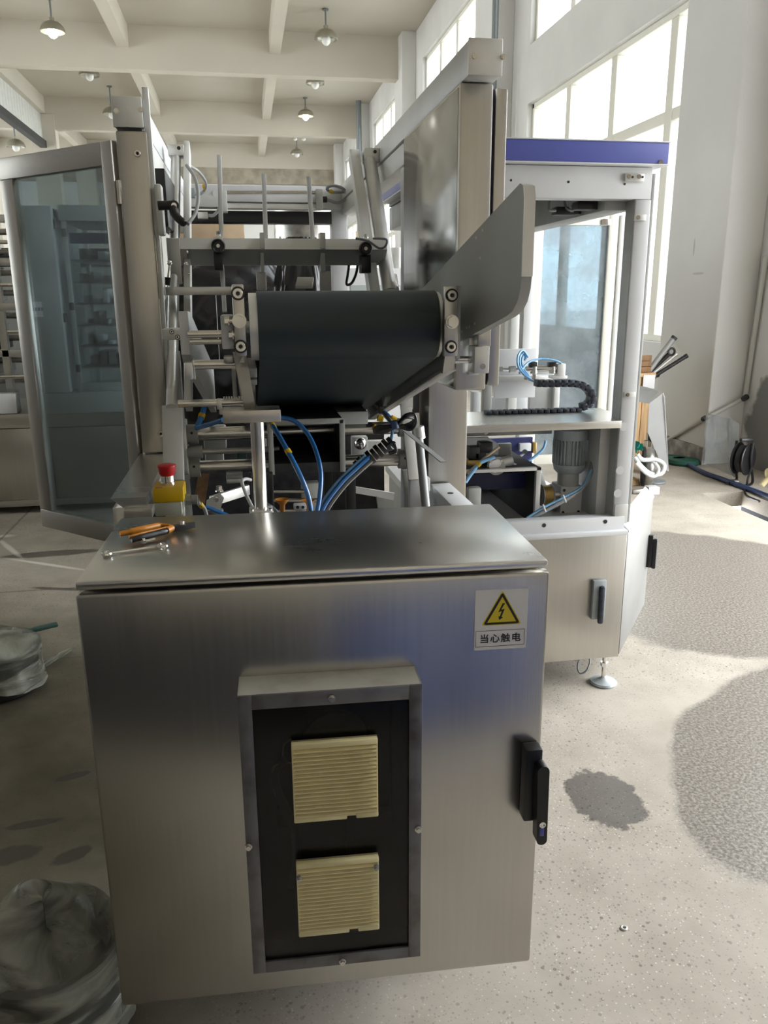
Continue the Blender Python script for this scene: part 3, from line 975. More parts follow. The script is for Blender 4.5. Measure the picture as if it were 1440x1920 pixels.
wr = thing('combination_wrench', 'small chrome combination spanner lying nearest the cabinet lid front', 'spanner', tuple(onlid(252, 1032)))
w0, w1 = onlid(200, 1038, 0.004), onlid(303, 1023, 0.004)
wdir = (w1 - w0).normalized()
wside = Vector((-wdir.y, wdir.x, 0))
MB().bar(w0 + wdir * 0.006, w1 - wdir * 0.006, 0.0065, 0.0045, 0.0015).build('shank', 'chrome', wr)
ring = []
for k in range(20):
    a = 2 * PI * k / 20
    ring.append(w0 + (wdir * math.cos(a) + wside * math.sin(a)) * 0.0065)
MB().tube(ring, 0.0032, 8, smooth=False, closed=True).build('ring_end', 'chrome', wr)
je = []
for k in range(15):
    a = R(45) + R(270) * k / 14
    je.append(w1 + wdir * 0.002 + (wdir * math.cos(a) + wside * math.sin(a)) * 0.0075)
MB().tube(je, 0.0034, 8, smooth=False).build('open_jaw', 'chrome', wr)

bt = thing('hex_bolt', 'small loose hex bolt between spanner and pliers on the lid', 'bolt', tuple(onlid(275, 1016)))
b0, b1 = onlid(271, 1015, 0.005), onlid(290, 1011, 0.005)
bd = (b1 - b0).normalized()
MB().cyl(b0 - bd * 0.004, b0 + bd * 0.001, 0.0058, 6).build('bolt_head', 'chrome', bt)
MB().cyl(b0, b1, 0.003, 12).build('bolt_thread', 'shaft', bt)

# ================================================================== INFEED BELT CONVEYOR
cv = thing('belt_conveyor', 'inclined belt conveyor with dark teal belt and steel side plates on a post', 'conveyor', (0.2, 1.75, 1.03))
SD = Vector((0, 0.9721, -0.2345))
SN = Vector((0, 0.2345, 0.9721))
RC = Vector((0, 1.70, 1.4405))
RR = 0.070
LEN = 1.13
RC2 = RC + SD * LEN


def stadium(r, x0, x1, n=24):
    prof = []
    for k in range(n + 1):
        a = PI / 2 + PI * k / n
        prof.append(RC + (SD * math.cos(a) + SN * math.sin(a)) * r)
    for k in range(n + 1):
        a = -PI / 2 + PI * k / n
        prof.append(RC2 + (SD * math.cos(a) + SN * math.sin(a)) * r)
    return [(x0, p.y, p.z) for p in prof]


# belt as a closed loop with thickness
bb = MB()
N_ = 0
so, si = stadium(RR + 0.001, 0.026, 0.394), stadium(RR - 0.002, 0.026, 0.394)
n = len(so)
bmx = bb.bm
vo0 = [bmx.verts.new(p) for p in so]
vo1 = [bmx.verts.new((0.394, p[1], p[2])) for p in so]
vi0 = [bmx.verts.new(p) for p in si]
vi1 = [bmx.verts.new((0.394, p[1], p[2])) for p in si]
for i in range(n):
    j = (i + 1) % n
    bmx.faces.new((vo0[i], vo0[j], vo1[j], vo1[i]))
    bmx.faces.new((vi0[i], vi1[i], vi1[j], vi0[j]))
    bmx.faces.new((vo0[i], vi0[i], vi0[j], vo0[j]))
    bmx.faces.new((vo1[i], vo1[j], vi1[j], vi1[i]))
belt = bb.build('belt', 'belt', cv, smooth=30)
MB().prism(stadium(RR + 0.0016, 0.3945, 0.3945), (0.0015, 0, 0)).build('belt_edge', 'belt_edge', belt, label='frayed pale belt edge')
for i, (c, nm) in enumerate(((RC, 'head_roller'), (RC2, 'tail_roller'))):
    MB().cyl((0.010, c.y, c.z), (0.404, c.y, c.z), RR - 0.0025, 40).cyl((-0.004, c.y, c.z), (0.42, c.y, c.z), 0.012, 16).build(nm, 'alu', cv)
# slider bed between the two runs
ctr = (RC + RC2) / 2
MB().obox((0.21, ctr.y, ctr.z), (1, 0, 0), SD, SN, 0.37, LEN - 0.2, 0.09).build('slider_bed', 'dark_mech', cv)


def yz(u, v):
    return RC + SD * u + SN * v


def side_plate(x0, x1, nm):
    prof = [(1.60, 1.519), (1.60, 1.377)]
    q = yz(0.02, -0.088); prof.append((q.y, q.z))
    q = yz(LEN + 0.05, -0.088); prof.append((q.y, q.z))
    q = yz(LEN + 0.05, 0.055); prof.append((q.y, q.z))
    q = yz(0.06, 0.055); prof.append((q.y, q.z))
    return MB().prism([(x0, y, z) for y, z in prof], (x1 - x0, 0, 0)).build(nm, 'alu_grey', cv)


side_plate(-0.014, -0.004, 'side_plate')
side_plate(0.418, 0.428, 'side_plate')
MB().box(0.405, 0.418, 1.66, 2.8, 1.15, 1.152).build('side_gusset', 'alu_grey', cv)
# lower edge flanges of the side plates
for xa, xb in ((-0.020, 0.004), (0.412, 0.440)):
    p, q = yz(-0.01, -0.093), yz(LEN, -0.093)
    MB().bar(((xa + xb) / 2, p.y, p.z), ((xa + xb) / 2, q.y, q.z), xb - xa, 0.012, 0.002).build('edge_flange', 'steel', cv)
for (p0, p1, s) in (((434, 533), (463, 668), -1), ((834, 537), (858, 668), 1)):
    brk = fbox(MB(), p0, p1, 1.585, 0.018, 0.0025).build('end_bar', 'steel', cv)
    c0, c1 = W(*p0, 'y', 1.585), W(*p1, 'y', 1.585)
    cx = (c0.x + c1.x) / 2
    for fz, kind in ((0.125, 'c'), (0.50, 'h'), (0.86, 'c')):
        z = c0.z + (c1.z - c0.z) * fz
        if kind == 'c':
            capscrew(brk, (cx, 1.585, z), (0, -1, 0), 0.0098)
        else:
            mb = MB()
            mb.cyl((cx, 1.585, z), (cx, 1.577, z), 0.0135, 24)
            mb.cyl((cx, 1.577, z), (cx, 1.567, z), 0.0115, 6)
            mb.build('hex_bolt', 'shaft', brk)
# bent strap under the left end bar
pp = [W(449, 660, 'y', 1.60), W(455, 690, 'y', 1.60), W(463, 730, 'y', 1.66), W(470, 768, 'y', 1.72)]
MB().prism([Vector((p.x - 0.013, p.y, p.z)) for p in pp] + [Vector((p.x + 0.011, p.y, p.z)) for p in pp[::-1]], (0, 0.012, 0)).build('strap', 'steel', cv)
pp = [W(846, 660, 'y', 1.60), W(842, 690, 'y', 1.61)]
MB().prism([Vector((pp[0].x - 0.012, 1.60, pp[0].z)), Vector((pp[0].x + 0.012, 1.60, pp[0].z)), Vector((pp[1].x + 0.008, 1.60, pp[1].z)), Vector((pp[1].x - 0.016, 1.60, pp[1].z - 0.01))], (0, 0.012, 0)).build('strap', 'steel', cv)
# take-up block with hex screws, left
blk = fbox(MB(), (413, 591), (440, 655), 1.60, 0.07, 0.003).build('takeup_block', 'white_paint', cv)
for p, r_ in (((424, 602), 0.008), ((432, 628), 0.008)):
    a = W(*p, 'y', 1.59)
    mb = MB()
    hexbolt(mb, (a.x + 0.006, a.y, a.z), (-1, 0, 0), r_, 0.009)
    mb.cyl((a.x + 0.004, a.y, a.z), (a.x + 0.02, a.y, a.z), 0.004, 10)
    mb.build('hex_bolt', 'shaft', blk)
fbox(MB(), (419, 668), (438, 680), 1.615, 0.03, 0.002).build('adjuster_nut', 'steel_old', cv)
# guide pins and left guide plate
for (a, b_, r_) in (((352, 627), (415, 627), 0.0075), ((356, 641), (415, 641), 0.0055), ((362, 684), (447, 686), 0.0095)):
    p, q = W(*a, 'y', 1.66), W(*b_, 'y', 1.66)
    o = MB().cyl((p.x, 1.66, p.z), (q.x, 1.66, p.z), r_, 18).build('guide_pin', 'shaft', cv)
gx0, gx1 = -0.127, -0.109
MB().prism([(gx0, 1.66, 1.474), (gx0, 1.66, 1.390), (gx0, 1.72, 1.362), (gx0, 2.75, 1.125), (gx0, 2.75, 1.275), (gx0, 1.74, 1.470)], (gx1 - gx0, 0, 0)).build('guide_plate', 'white_paint', cv)
fbox(MB(), (344, 680), (363, 712), 1.645, 0.03, 0.003).build('guide_clamp', 'alu', cv)
fbox(MB(), (362, 672), (366, 712), 1.65, 0.03, 0.001).build('guide_clamp_plate', 'alu', cv)
# right flared guide plate
GX0, GX1 = 0.458, 0.476
pr = []
Yn = 1.325
for k in range(7):
    a = R(180) - R(90 + 13) * k / 6 if False else 0
pr = [(1.325, 1.535), (1.325, 1.655), (1.333, 1.672), (1.350, 1.678)]
pr += [(2.10, 1.518), (2.75, 1.365), (2.75, 1.18), (1.777, 1.392), (1.40, 1.464), (1.365, 1.474), (1.342, 1.490), (1.330, 1.510)]
gp = MB()
gp.prism([(GX0, y, z) for y, z in pr], (GX1 - GX0, 0, 0))
gpo = gp.build('guide_plate', 'plate_grey', cv, label='large grey flared guide plate', smooth=50)
MB().prism([(GX0 - 0.0004, 1.3235, 1.530), (GX0 - 0.0004, 1.3235, 1.655), (GX0 - 0.0004, 1.3312, 1.6725), (GX0 - 0.0004, 1.3335, 1.671), (GX0 - 0.0004, 1.327, 1.654), (GX0 - 0.0004, 1.327, 1.530)], (GX1 - GX0 + 0.0008, 0, 0)).build('plate_edge', 'alu', gpo, label='bright milled edge')
for i, (x, y) in enumerate(((905, 432), (893, 446), (900, 484), (866, 622), (875, 615), (880, 613), (890, 607))):
    p = W(x, y, 'x', GX0)
    MB().cyl((GX0 - 0.0005, p.y, p.z), (GX0 + 0.003, p.y, p.z), 0.0028, 10).build('rivet', 'label_white', gpo)
# right clamp blocks and cross shaft
fbox(MB(), (897, 615), (920, 650), 1.62, 0.04, 0.002).build('clamp_block', 'steel', cv)
lb = fbox(MB(), (890, 650), (917, 700), 1.61, 0.05, 0.002).build('clamp_block', 'alu', cv)
p = W(905, 687, 'y', 1.61)
MB().lathe([(0.006, 0), (0.006, 0.001), (0.004, 0.001), (0.004, 0.0003), (0.0005, 0.0003)], (p.x, 1.61, p.z), (0, -1, 0), 16).build('bore', 'steel_old', lb)
p, q = W(845, 675, 'y', 1.64), W(895, 675, 'y', 1.64)
MB().cyl((p.x, 1.64, p.z), (q.x, 1.64, p.z), 0.0075, 18).build('cross_shaft', 'shaft', cv)
fbox(MB(), (880, 628), (898, 703), 1.66, 0.05, 0.002).build('clamp_backing', 'alu', cv)
# rack shaft with gear teeth
p, q = W(334, 757, 'y', 1.80), W(462, 757, 'y', 1.80)
MB().cyl((p.x, 1.80, p.z), (q.x, 1.80, p.z), 0.0085, 18).build('rack_shaft', 'shaft', cv)
rk = MB()
for i in range(9):
    x = q.x - 0.004 - i * 0.0055
    rk.box(x - 0.0016, x + 0.0016, 1.794, 1.806, p.z + 0.006, p.z + 0.0125, 0.0004)
rk.build('rack_teeth', 'steel_old', cv, kind='stuff')
fbox(MB(), (406, 750), (416, 768), 1.79, 0.03, 0.001).build('rack_guide', 'alu', cv)
fbox(MB(), (411, 768), (432, 777), 1.80, 0.04, 0.002).build('rack_foot', 'steel_old', cv)
fbox(MB(), (462, 690), (482, 708), 1.75, 0.3, 0.002).build('tie_bar', 'alu_grey', cv)
fbox(MB(), (462, 712), (482, 722), 1.75, 0.3, 0.002).build('tie_bar', 'alu_grey', cv)
# table plate on its post
fbox(MB(), (417, 771), (527, 791), 1.70, 0.07, 0.002).build('support_plate', 'steel_h', cv)
p, q = W(479, 790, 'y', 1.74), W(487, 958, 'y', 1.74)
MB().cyl((p.x + 0.003, 1.74, 1.02), (p.x + 0.003, 1.74, p.z + 0.01), 0.0148, 24).build('support_post', 'shaft', cv)
c = p.x + 0.003
MB().box(c - 0.026, c + 0.026, 1.715, 1.765, 1.0, 1.045, 0.002).build('post_base', 'alu', cv)
for dx in (-0.020, 0.020):
    MB().cyl((c + dx, 1.722, 1.044), (c + dx, 1.722, 1.049), 0.004, 12).build('base_screw', 'chrome', cv)
MB().cyl((c - 0.017, 1.7155, 1.022), (c - 0.017, 1.7145, 1.022), 0.004, 14).build('base_bore', 'black', cv)
# dark smoked transfer box under the belt
tb = MB()
a, b_ = W(503, 790, 'y', 2.30), W(645, 884, 'y', 2.30)
tx0, tx1, tz0, tz1 = a.x, b_.x, b_.z, a.z
for q_ in ((tx0, tx0 + 0.008, tz0, tz1), (tx1 - 0.008, tx1, tz0, tz1), (tx0, tx1, tz1 - 0.008, tz1), (tx0, tx1, tz0, tz0 + 0.03)):
    tb.box(q_[0], q_[1], 2.30, 2.72, q_[2], q_[3], 0.001)
tb.box(tx0, tx1, 2.715, 2.72, tz0, tz1)
tb.build('transfer_box', 'dark_mech', cv)
tf = MB()
for q_ in ((tx0 - 0.004, tx0 + 0.012, tz0, tz1), (tx1 - 0.012, tx1 + 0.004, tz0, tz1), (tx0, tx1, tz1 - 0.012, tz1 + 0.004)):
    tf.box(q_[0], q_[1], 2.294, 2.30, q_[2], q_[3], 0.001)
tf.build('box_rim', 'plate_grey', cv)
fbox(MB(), (520, 776), (690, 795), 2.45, 0.25, 0.002).build('cross_rail', 'alu_grey', cv)

# ------------------------------------------------------------------ emergency stop
es = thing('emergency_stop', 'yellow emergency stop box with red mushroom button behind the cabinet lid', 'switch', tuple(W(316, 966, 'y', 1.75)))
a, b_ = W(287, 943, 'y', 1.72), W(345, 966, 'y', 1.72)
MB().box(a.x + 0.002, b_.x - 0.003, 1.72, 1.785, b_.z, a.z, 0.003).build('base_box', 'box_grey', es)
a2_, c2 = W(285, 913, 'y', 1.72), W(346, 943, 'y', 1.72)
MB().box(a2_.x, c2.x, 1.716, 1.789, a.z, a2_.z - 0.003, 0.004).build('cover', 'yellow', es)
ec = Vector(((a2_.x + c2.x) / 2 - 0.002, 1.752, a2_.z - 0.003))
MB().lathe([(0.0155, 0), (0.0155, 0.006), (0.0142, 0.007), (0.0142, 0.022), (0.001, 0.022)], ec, n=28).build('collar', 'chrome', es)
MB().lathe([(0.014, 0.020), (0.0172, 0.024), (0.0186, 0.036), (0.0200, 0.040), (0.0196, 0.043), (0.012, 0.0455), (0.001, 0.046)], ec, n=32).build('mushroom_button', 'red', es)
MB().cyl((c2.x, 1.752, a.z - 0.004), (c2.x + 0.012, 1.752, a.z - 0.004), 0.013, 8).cyl((c2.x + 0.012, 1.752, a.z - 0.004), (c2.x + 0.026, 1.752, a.z - 0.005), 0.0105, 16).build('cable_gland', 'gland_grey', es)
MB().box(a2_.x + 0.006, a2_.x + 0.022, 1.718, 1.732, a2_.z - 0.0028, a2_.z - 0.0015, 0.001).build('cover_tab', 'orange', es)
MB().box(ec.x - 0.012, ec.x + 0.028, 1.76, 1.80, 0.86, b_.z + 0.001, 0.002).build('bracket', 'alu', es)
g0 = Vector((c2.x + 0.026, 1.752, a.z - 0.005))
mb = MB().tube([g0, W(372, 943, 'y', 1.76), W(384, 955, 'y', 1.78), W(390, 985, 'y', 1.80)], 0.0045, 8)
o = mb.build('switch_cable', 'hose_grey', label='grey cable leaving the emergency stop box', cat='cable')
#PART3
# ================================================================== CARTON MACHINE (frame behind the conveyor)
cm = thing('carton_machine', 'large steel and grey frame of a carton machine with glazed door behind the conveyor', 'machine', (0.12, 2.9, 0.0))


def P_(mb, name, m, par=None, **k):
    return mb.build(name, m, par or cm, **k)


def fb(p0, p1, Y, d, name, m, par=None, b=0.003, **k):
    return P_(fbox(MB(), p0, p1, Y, d, b), name, m, par, **k)


# left post, beam and cap
po = P_(MB().box(-0.318, -0.236, 2.43, 2.50, 1.052, 1.936, 0.006), 'post', 'steel')
for p in ((258, 288), (302, 813)):
    a = W(*p, 'y', 2.43)
    capscrew(po, (a.x, 2.43, a.z), (0, -1, 0), 0.009, False)
P_(MB().box(-0.312, -0.248, 2.435, 2.49, 1.93, 1.95), 'post_seal', 'black')
be = P_(MB().box(-0.320, -0.243, 2.434, 4.2, 1.945, 2.019, 0.003), 'longitudinal_beam', 'white_paint')
P_(MB().box(-0.3215, -0.2425, 2.428, 2.434, 1.943, 2.020, 0.002), 'end_cap', 'alu', be)
for p in ((218, 208), (264, 206)):
    a = W(*p, 'y', 2.428)
    P_(hexbolt(MB(), (a.x, 2.428, a.z), (0, -1, 0), 0.0055, 0.004), 'cap_bolt', 'shaft', be)
P_(MB().box(-0.322, -0.240, 2.46, 4.2, 1.80, 1.938, 0.004), 'side_rail', 'frame_grey')
a, c = W(277, 163, 'y', 2.44), W(286, 430, 'y', 2.44)
P_(MB().box(a.x, c.x, 2.44, 2.462, 1.2, a.z, 0.001), 'guide_strip', 'frame_grey')
fb((288, 344), (309, 441), 2.40, 0.05, 'slide_block', 'frame_grey', b=0.006)
fb((291, 441), (298, 560), 2.43, 0.03, 'slide_rod', 'shaft')
fb((301, 441), (309, 560), 2.46, 0.03, 'slide_rod', 'alu')
P_(MB().box(-0.235, -0.205, 2.55, 2.9, 1.70, 1.86, 0.004), 'lock_housing', 'black')
a, c = W(311, 386, 'y', 2.32), W(346, 420, 'y', 2.28)
lv = P_(MB().tube([a + Vector((0.02, 0, 0)), a.lerp(c, 0.5), c], [0.012] * 6 + [0.0105] * 6 + [0.0075], 12), 'clamp_lever', 'black')
P_(MB().cyl(a + Vector((-0.02, 0.0, 0)), a + Vector((0.022, 0.0, 0.002)), 0.012, 16).cyl(a + Vector((0.022, 0.02, 0)), a + Vector((0.022, -0.012, 0)), 0.013, 18), 'lever_hub', 'black', lv)
P_(MB().cyl(a + Vector((0.022, -0.012, 0)), a + Vector((0.022, -0.0145, 0)), 0.007, 14), 'lever_screw', 'chrome', lv)
# sill of folded steel on the left
lg = MB()
lg.prism([(-0.327, 1.88, 1.05), (-0.247, 1.88, 1.05), (-0.247, 1.88, 1.026), (-0.300, 1.88, 1.026)], (0, 0.58, 0))
sl = P_(lg, 'sill', 'steel_lid', label='folded steel sill along the left side')
P_(MB().box(-0.326, -0.296, 1.885, 2.46, 0.45, 1.026, 0.002), 'skirt', 'steel')
P_(MB().box(-0.296, -0.20, 1.93, 1.95, 0.45, 1.0, 0.001), 'skirt_return', 'dark_mech')
fb((232, 957), (286, 972), 1.86, 0.05, 'sill_bracket', 'steel', b=0.001)

# glazed door standing open on the left
DH, DF = Vector((-0.326, 2.44, 0)), Vector((-0.712, 2.80, 0))
dd_ = (DF - DH)
DL = dd_.length
dd_.normalize()
dn = Vector((dd_.y, -dd_.x, 0))
if dn.y > 0:
    dn = -dn
dz0, dz1 = 0.745, 1.912
dr = P_(MB().obox(DH + dd_ * 0.0225 + Vector((0, 0, (dz0 + dz1) / 2)), dd_, -dn, (0, 0, 1), 0.045, 0.022, dz1 - dz0, 0.003), 'door', 'steel', label='glazed steel door standing open')


def dbar(u0, u1, za, zb, nm, m):
    P_(MB().obox(DH + dd_ * ((u0 + u1) / 2) + Vector((0, 0, (za + zb) / 2)), dd_, -dn, (0, 0, 1), u1 - u0, 0.022, zb - za, 0.003), nm, m, dr)


FW = 0.062
dbar(0.045, DL, dz1 - FW, dz1, 'door_rail', 'steel_h')
dbar(0.045, DL, dz0, dz0 + FW, 'door_rail', 'steel_h')
dbar(DL - FW, DL, dz0 + FW, dz1 - FW, 'door_stile', 'steel')
P_(MB().obox(DH + dd_ * (DL / 2) + Vector((0, 0, (dz0 + dz1) / 2)), dd_, -dn, (0, 0, 1), DL - 0.06, 0.005, dz1 - dz0 - 0.06), 'door_pane', 'door_glass', dr)
for zz in (1.78, 0.88):
    P_(MB().cyl(DH + Vector((0.006, -0.006, zz - 0.03)), DH + Vector((0.006, -0.006, zz + 0.03)), 0.008, 12), 'door_hinge', 'shaft', dr)

# right guard, slim panel, beam and cap
gd = P_(MB().box(0.490, 0.566, 1.87, 2.51, 1.280, 1.950, 0.005), 'guard_box', 'steel')
P_(MB().box(0.4885, 0.4905, 1.882, 2.505, 1.288, 1.942, 0.0006), 'guard_side', 'steel_mirror_dark', gd)  # polished side panel, its dark reflection put into the colour
P_(MB().box(0.566, 0.580, 1.90, 2.45, 1.290, 1.945), 'guard_gap', 'blue_dark', gd)
P_(MB().box(0.576, 0.604, 1.885, 2.45, 1.288, 1.945, 0.004), 'guard_panel', 'steel', gd)
be = P_(MB().box(0.495, 0.567, 1.826, 4.2, 1.952, 2.022, 0.003), 'longitudinal_beam', 'frame_grey')
P_(MB().box(0.4935, 0.5690, 1.820, 1.826, 1.952, 2.024, 0.002), 'end_cap', 'alu', be)
for p in ((889, 106), (943, 107)):
    a = W(*p, 'y', 1.82)
    P_(hexbolt(MB(), (a.x, 1.82, a.z), (0, -1, 0), 0.005, 0.003), 'cap_bolt', 'shaft', be)
P_(MB().box(0.500, 0.560, 2.52, 4.2, 1.885, 1.948, 0.003), 'side_rail', 'frame_grey')
P_(MB().box(0.555, 0.682, 2.44, 2.62, 0.55, 1.90, 0.006), 'post', 'steel', label='right steel post with warm sheen')
P_(MB().box(0.500, 0.552, 2.56, 2.62, 0.55, 1.88, 0.004), 'post', 'white_paint', label='white painted post')
P_(MB().box(0.492, 0.500, 2.50, 2.60, 1.15, 1.30, 0.002), 'post_bracket', 'alu_grey')
rl = P_(MB().box(0.560, 0.625, 1.70, 2.43, 0.84, 0.92, 0.003), 'base_rail', 'white_paint')
a = W(842, 925, 'z', 0.92)
P_(MB().cyl((0.592, a.y, 0.9195), (0.592, a.y, 0.9215), 0.009, 18), 'rail_hole', 'dark_mech', rl)

# inclined slide rods on both sides
TOPL, BOTL = Vector((-0.200, 3.02, 1.985)), Vector((-0.215, 2.33, 1.20))
TOPR, BOTR = Vector((0.462, 3.02, 1.985)), Vector((0.470, 2.12, 0.93))
P_(MB().cyl(TOPL, BOTL, 0.0165, 20), 'slide_tube', 'alu')
P_(MB().cyl(TOPR, TOPR.lerp(BOTR, 0.45), 0.024, 24), 'slide_tube', 'alu')
P_(MB().cyl(TOPR.lerp(BOTR, 0.40) + Vector((0.02, 0, 0)), TOPR.lerp(BOTR, 0.62) + Vector((0.02, 0, 0)), 0.012, 16), 'slide_rod', 'shaft')
P_(MB().bar(TOPR.lerp(BOTR, 0.45), TOPR.lerp(BOTR, 0.72), 0.045, 0.045, 0.004), 'slide_tube', 'alu_grey')
P_(MB().bar(TOPL + Vector((0.036, 0.02, 0.01)), BOTL + Vector((0.045, 0.02, 0.0)), 0.020, 0.06, 0.002), 'side_bar', 'frame_grey')
P_(MB().bar(TOPR + Vector((-0.05, 0.02, 0)), TOPR.lerp(BOTR, 0.75) + Vector((-0.05, 0.02, 0)), 0.034, 0.05, 0.002), 'side_bar', 'frame_grey')
P_(MB().bar(BOTL + Vector((0, 0.02, 0)), BOTL + Vector((-0.003, -0.06, -0.20)), 0.055, 0.03, 0.002), 'side_bar', 'frame_grey')
for p0, p1 in (((314, 270), (345, 292)), ((683, 277), (712, 302))):
    b_ = fb(p0, p1, 2.98, 0.07, 'rod_block', 'alu', b=0.002)
    a, c = W(*p0, 'y', 2.98), W(*p1, 'y', 2.98)
    P_(MB().cyl((a.x * 0.3 + c.x * 0.7, 2.982, a.z - 0.012), (a.x * 0.3 + c.x * 0.7, 2.978, a.z - 0.012), 0.006, 12), 'block_bore', 'black', b_)
# cross beam with knobs, clamps and fingers
YB = 2.64
a, c, e = W(312, 445, 'y', YB), W(726, 468, 'y', YB), W(726, 497, 'y', YB + 0.04)
cb = P_(MB().prism([(a.x, YB + 0.025, a.z), (a.x, YB, c.z), (a.x, YB + 0.055, e.z), (a.x, YB + 0.075, e.z), (a.x, YB + 0.075, a.z)], (c.x - a.x, 0, 0)), 'cross_beam', 'frame_grey', label='grey cross beam with black knobs')
P_(MB().prism([(a.x + 0.055, YB - 0.001, c.z - 0.001), (a.x + 0.055, YB + 0.053, e.z), (a.x + 0.055, YB + 0.058, e.z), (a.x + 0.055, YB + 0.02, c.z - 0.001)], (c.x - a.x - 0.057, 0, 0)), 'beam_face', 'alu_grey', cb)
fb((311, 446), (342, 533), YB - 0.006, 0.008, 'end_plate', 'frame_grey', cb)
for p in ((350, 472), (351, 496), (353, 514)):
    q = W(*p, 'y', YB - 0.004)
    P_(hexbolt(MB(), q, (1, 0, 0), 0.005, 0.005), 'plate_bolt', 'chrome', cb)
for x, y in ((409, 461), (686, 466)):
    q = W(x, y, 'y', YB - 0.05)
    k = P_(MB().lathe([(0.012, 0), (0.012, 0.03), (0.020, 0.034), (0.021, 0.050), (0.018, 0.055), (0.013, 0.051), (0.007, 0.051), (0.0005, 0.050)], q + Vector((0, 0.05, 0)), (0, -1, 0), 28), 'clamp_knob', 'black', cb)
    P_(MB().cyl(q + Vector((0, 0.001, 0)), q + Vector((0, -0.003, 0)), 0.0055, 14), 'knob_insert', 'alu', k)
    fb((x - 9, y + 11), (x + 10, y + 46), YB - 0.03, 0.05, 'clamp_body', 'black', cb)
    fb((x - 8, y - 18), (x + 9, y - 4), YB - 0.012, 0.05, 'clamp_bridge', 'alu', cb)
    q2 = W(x, y - 22, 'y', YB)
    P_(hexbolt(MB(), q2 + Vector((0, 0, -0.004)), (0, 0, 1), 0.006, 0.012), 'clamp_bolt', 'shaft', cb)
for x0, x1 in ((487, 497), (600, 611)):
    fb((x0, 436), (x1, 466), YB - 0.012, 0.06, 'clamp_bridge', 'frame_grey', cb, b=0.002)
    fb((x0 + 0.5, 466), (x1 - 1, 510), YB + 0.01, 0.05, 'clamp_foot', 'alu_grey', cb, b=0.002)
for (xb, yb), (xt, yt) in (((414, 452), (411, 291)), ((498, 452), (494.5, 326)), ((588, 452), (578.5, 331))):
    q = W(xb, yb, 'y', YB + 0.06)
    tq = W(xt, yt, 'y', YB + 0.10)
    tq = Vector((q.x + (tq.x - q.x) * 1.0, tq.y, tq.z))
    P_(MB().bar(q + Vector((0, 0, -0.06)), tq, 0.014, 0.010, 0.0015), 'guide_finger', 'white_paint', cb)
q, tq = W(416, 497, 'y', YB + 0.05), W(421, 585, 'y', YB - 0.02)
P_(MB().bar(q, tq, 0.013, 0.010, 0.0015), 'guide_finger', 'white_paint', cb)
fb((480, 510), (500, 545), YB + 0.02, 0.01, 'deflector', 'alu_grey', cb)
fb((599, 508), (622, 545), YB + 0.02, 0.01, 'deflector', 'alu_grey', cb)
p = [W(558, 524, 'y', YB + 0.1), W(588, 524, 'y', YB + 0.1), W(586, 541, 'y', YB), W(554, 541, 'y', YB)]
P_(MB().prism(p, (0, 0, 0.008)), 'deflector', 'plate_grey', cb)
fb((305, 538), (436, 553), 2.52, 0.04, 'lower_bar', 'alu')
fb((404, 545), (412, 690), 2.56, 0.03, 'upright', 'frame_grey')
ub = fb((303, 617), (342, 637), 2.30, 0.09, 'side_block', 'frame_grey')
for p in ((322, 622), (333, 632)):
    q = W(*p, 'y', 2.30)
    capscrew(ub, q, (0, -1, 0), 0.005)
fb((322, 660), (345, 795), 2.44, 0.05, 'column', 'frame_grey')
fb((434, 690), (446, 760), 2.3, 0.03, 'upright', 'frame_grey')
q = W(318, 500, 'y', 2.58)
P_(MB().tube([W(319, 492, 'y', 2.56), W(316, 516, 'y', 2.52), W(315, 525, 'y', 2.5)], 0.004, 8), 'ball_joint_rod', 'shaft')
P_(MB().ball(W(318, 493, 'y', 2.55), 0.008).ball(W(349, 494, 'y', 2.6), 0.006), 'ball_joint', 'chrome')
P_(MB().cyl(W(315, 520, 'y', 2.5), W(314, 535, 'y', 2.5), 0.009, 12, 0.007), 'joint_boot', 'black_rough')

# twin tubes with hubs and end plates
YT = 2.50
zt, zb_ = W(400, 813, 'y', YT).z, W(400, 875, 'y', YT).z
xl, xr = W(352, 840, 'y', YT).x, W(772, 840, 'y', YT).x
for z in (zt, zb_):
    P_(MB().cyl((xl - 0.01, YT, z), (xr, YT, z), 0.0205, 24), 'cross_tube', 'shaft')
    for x0, x1 in ((xl, xl + 0.034), (xr - 0.045, xr - 0.008)):
        h = P_(MB().cyl((x0, YT, z), (x1, YT, z), 0.030, 28), 'tube_hub', 'cast_grey')
        P_(MB().cyl(((x0 + x1) / 2, YT - 0.0285, z + 0.008), ((x0 + x1) / 2, YT - 0.031, z + 0.009), 0.004, 10), 'grub_screw', 'black', h)
zm = (zt + zb_) / 2
P_(MB().box(xl - 0.03, xl + 0.002, YT - 0.035, YT + 0.035, zb_ - 0.035, zt + 0.045, 0.004), 'hub_plate', 'alu')
P_(MB().prism([(xr - 0.012, YT - 0.03, zt + 0.05), (xr - 0.012, YT - 0.06, zb_ - 0.03), (xr - 0.012, YT + 0.02, zb_ - 0.03), (xr - 0.012, YT + 0.04, zt + 0.05)], (0.03, 0, 0)), 'hub_plate', 'alu')
P_(MB().cyl((xl - 0.07, YT - 0.02, zm), (xl - 0.03, YT - 0.02, zm), 0.022, 24).cyl((xl, YT - 0.02, zm), (xl + 0.045, YT - 0.02, zm), 0.020, 24), 'spindle_bearing', 'cast_grey')
P_(MB().cyl((xl - 0.08, YT - 0.02, zm), (xl + 0.05, YT - 0.02, zm), 0.010, 16).cyl((xl + 0.04, YT - 0.02, zm), (xl + 0.28, YT - 0.02, zm), 0.009, 16), 'spindle', 'steel_old')
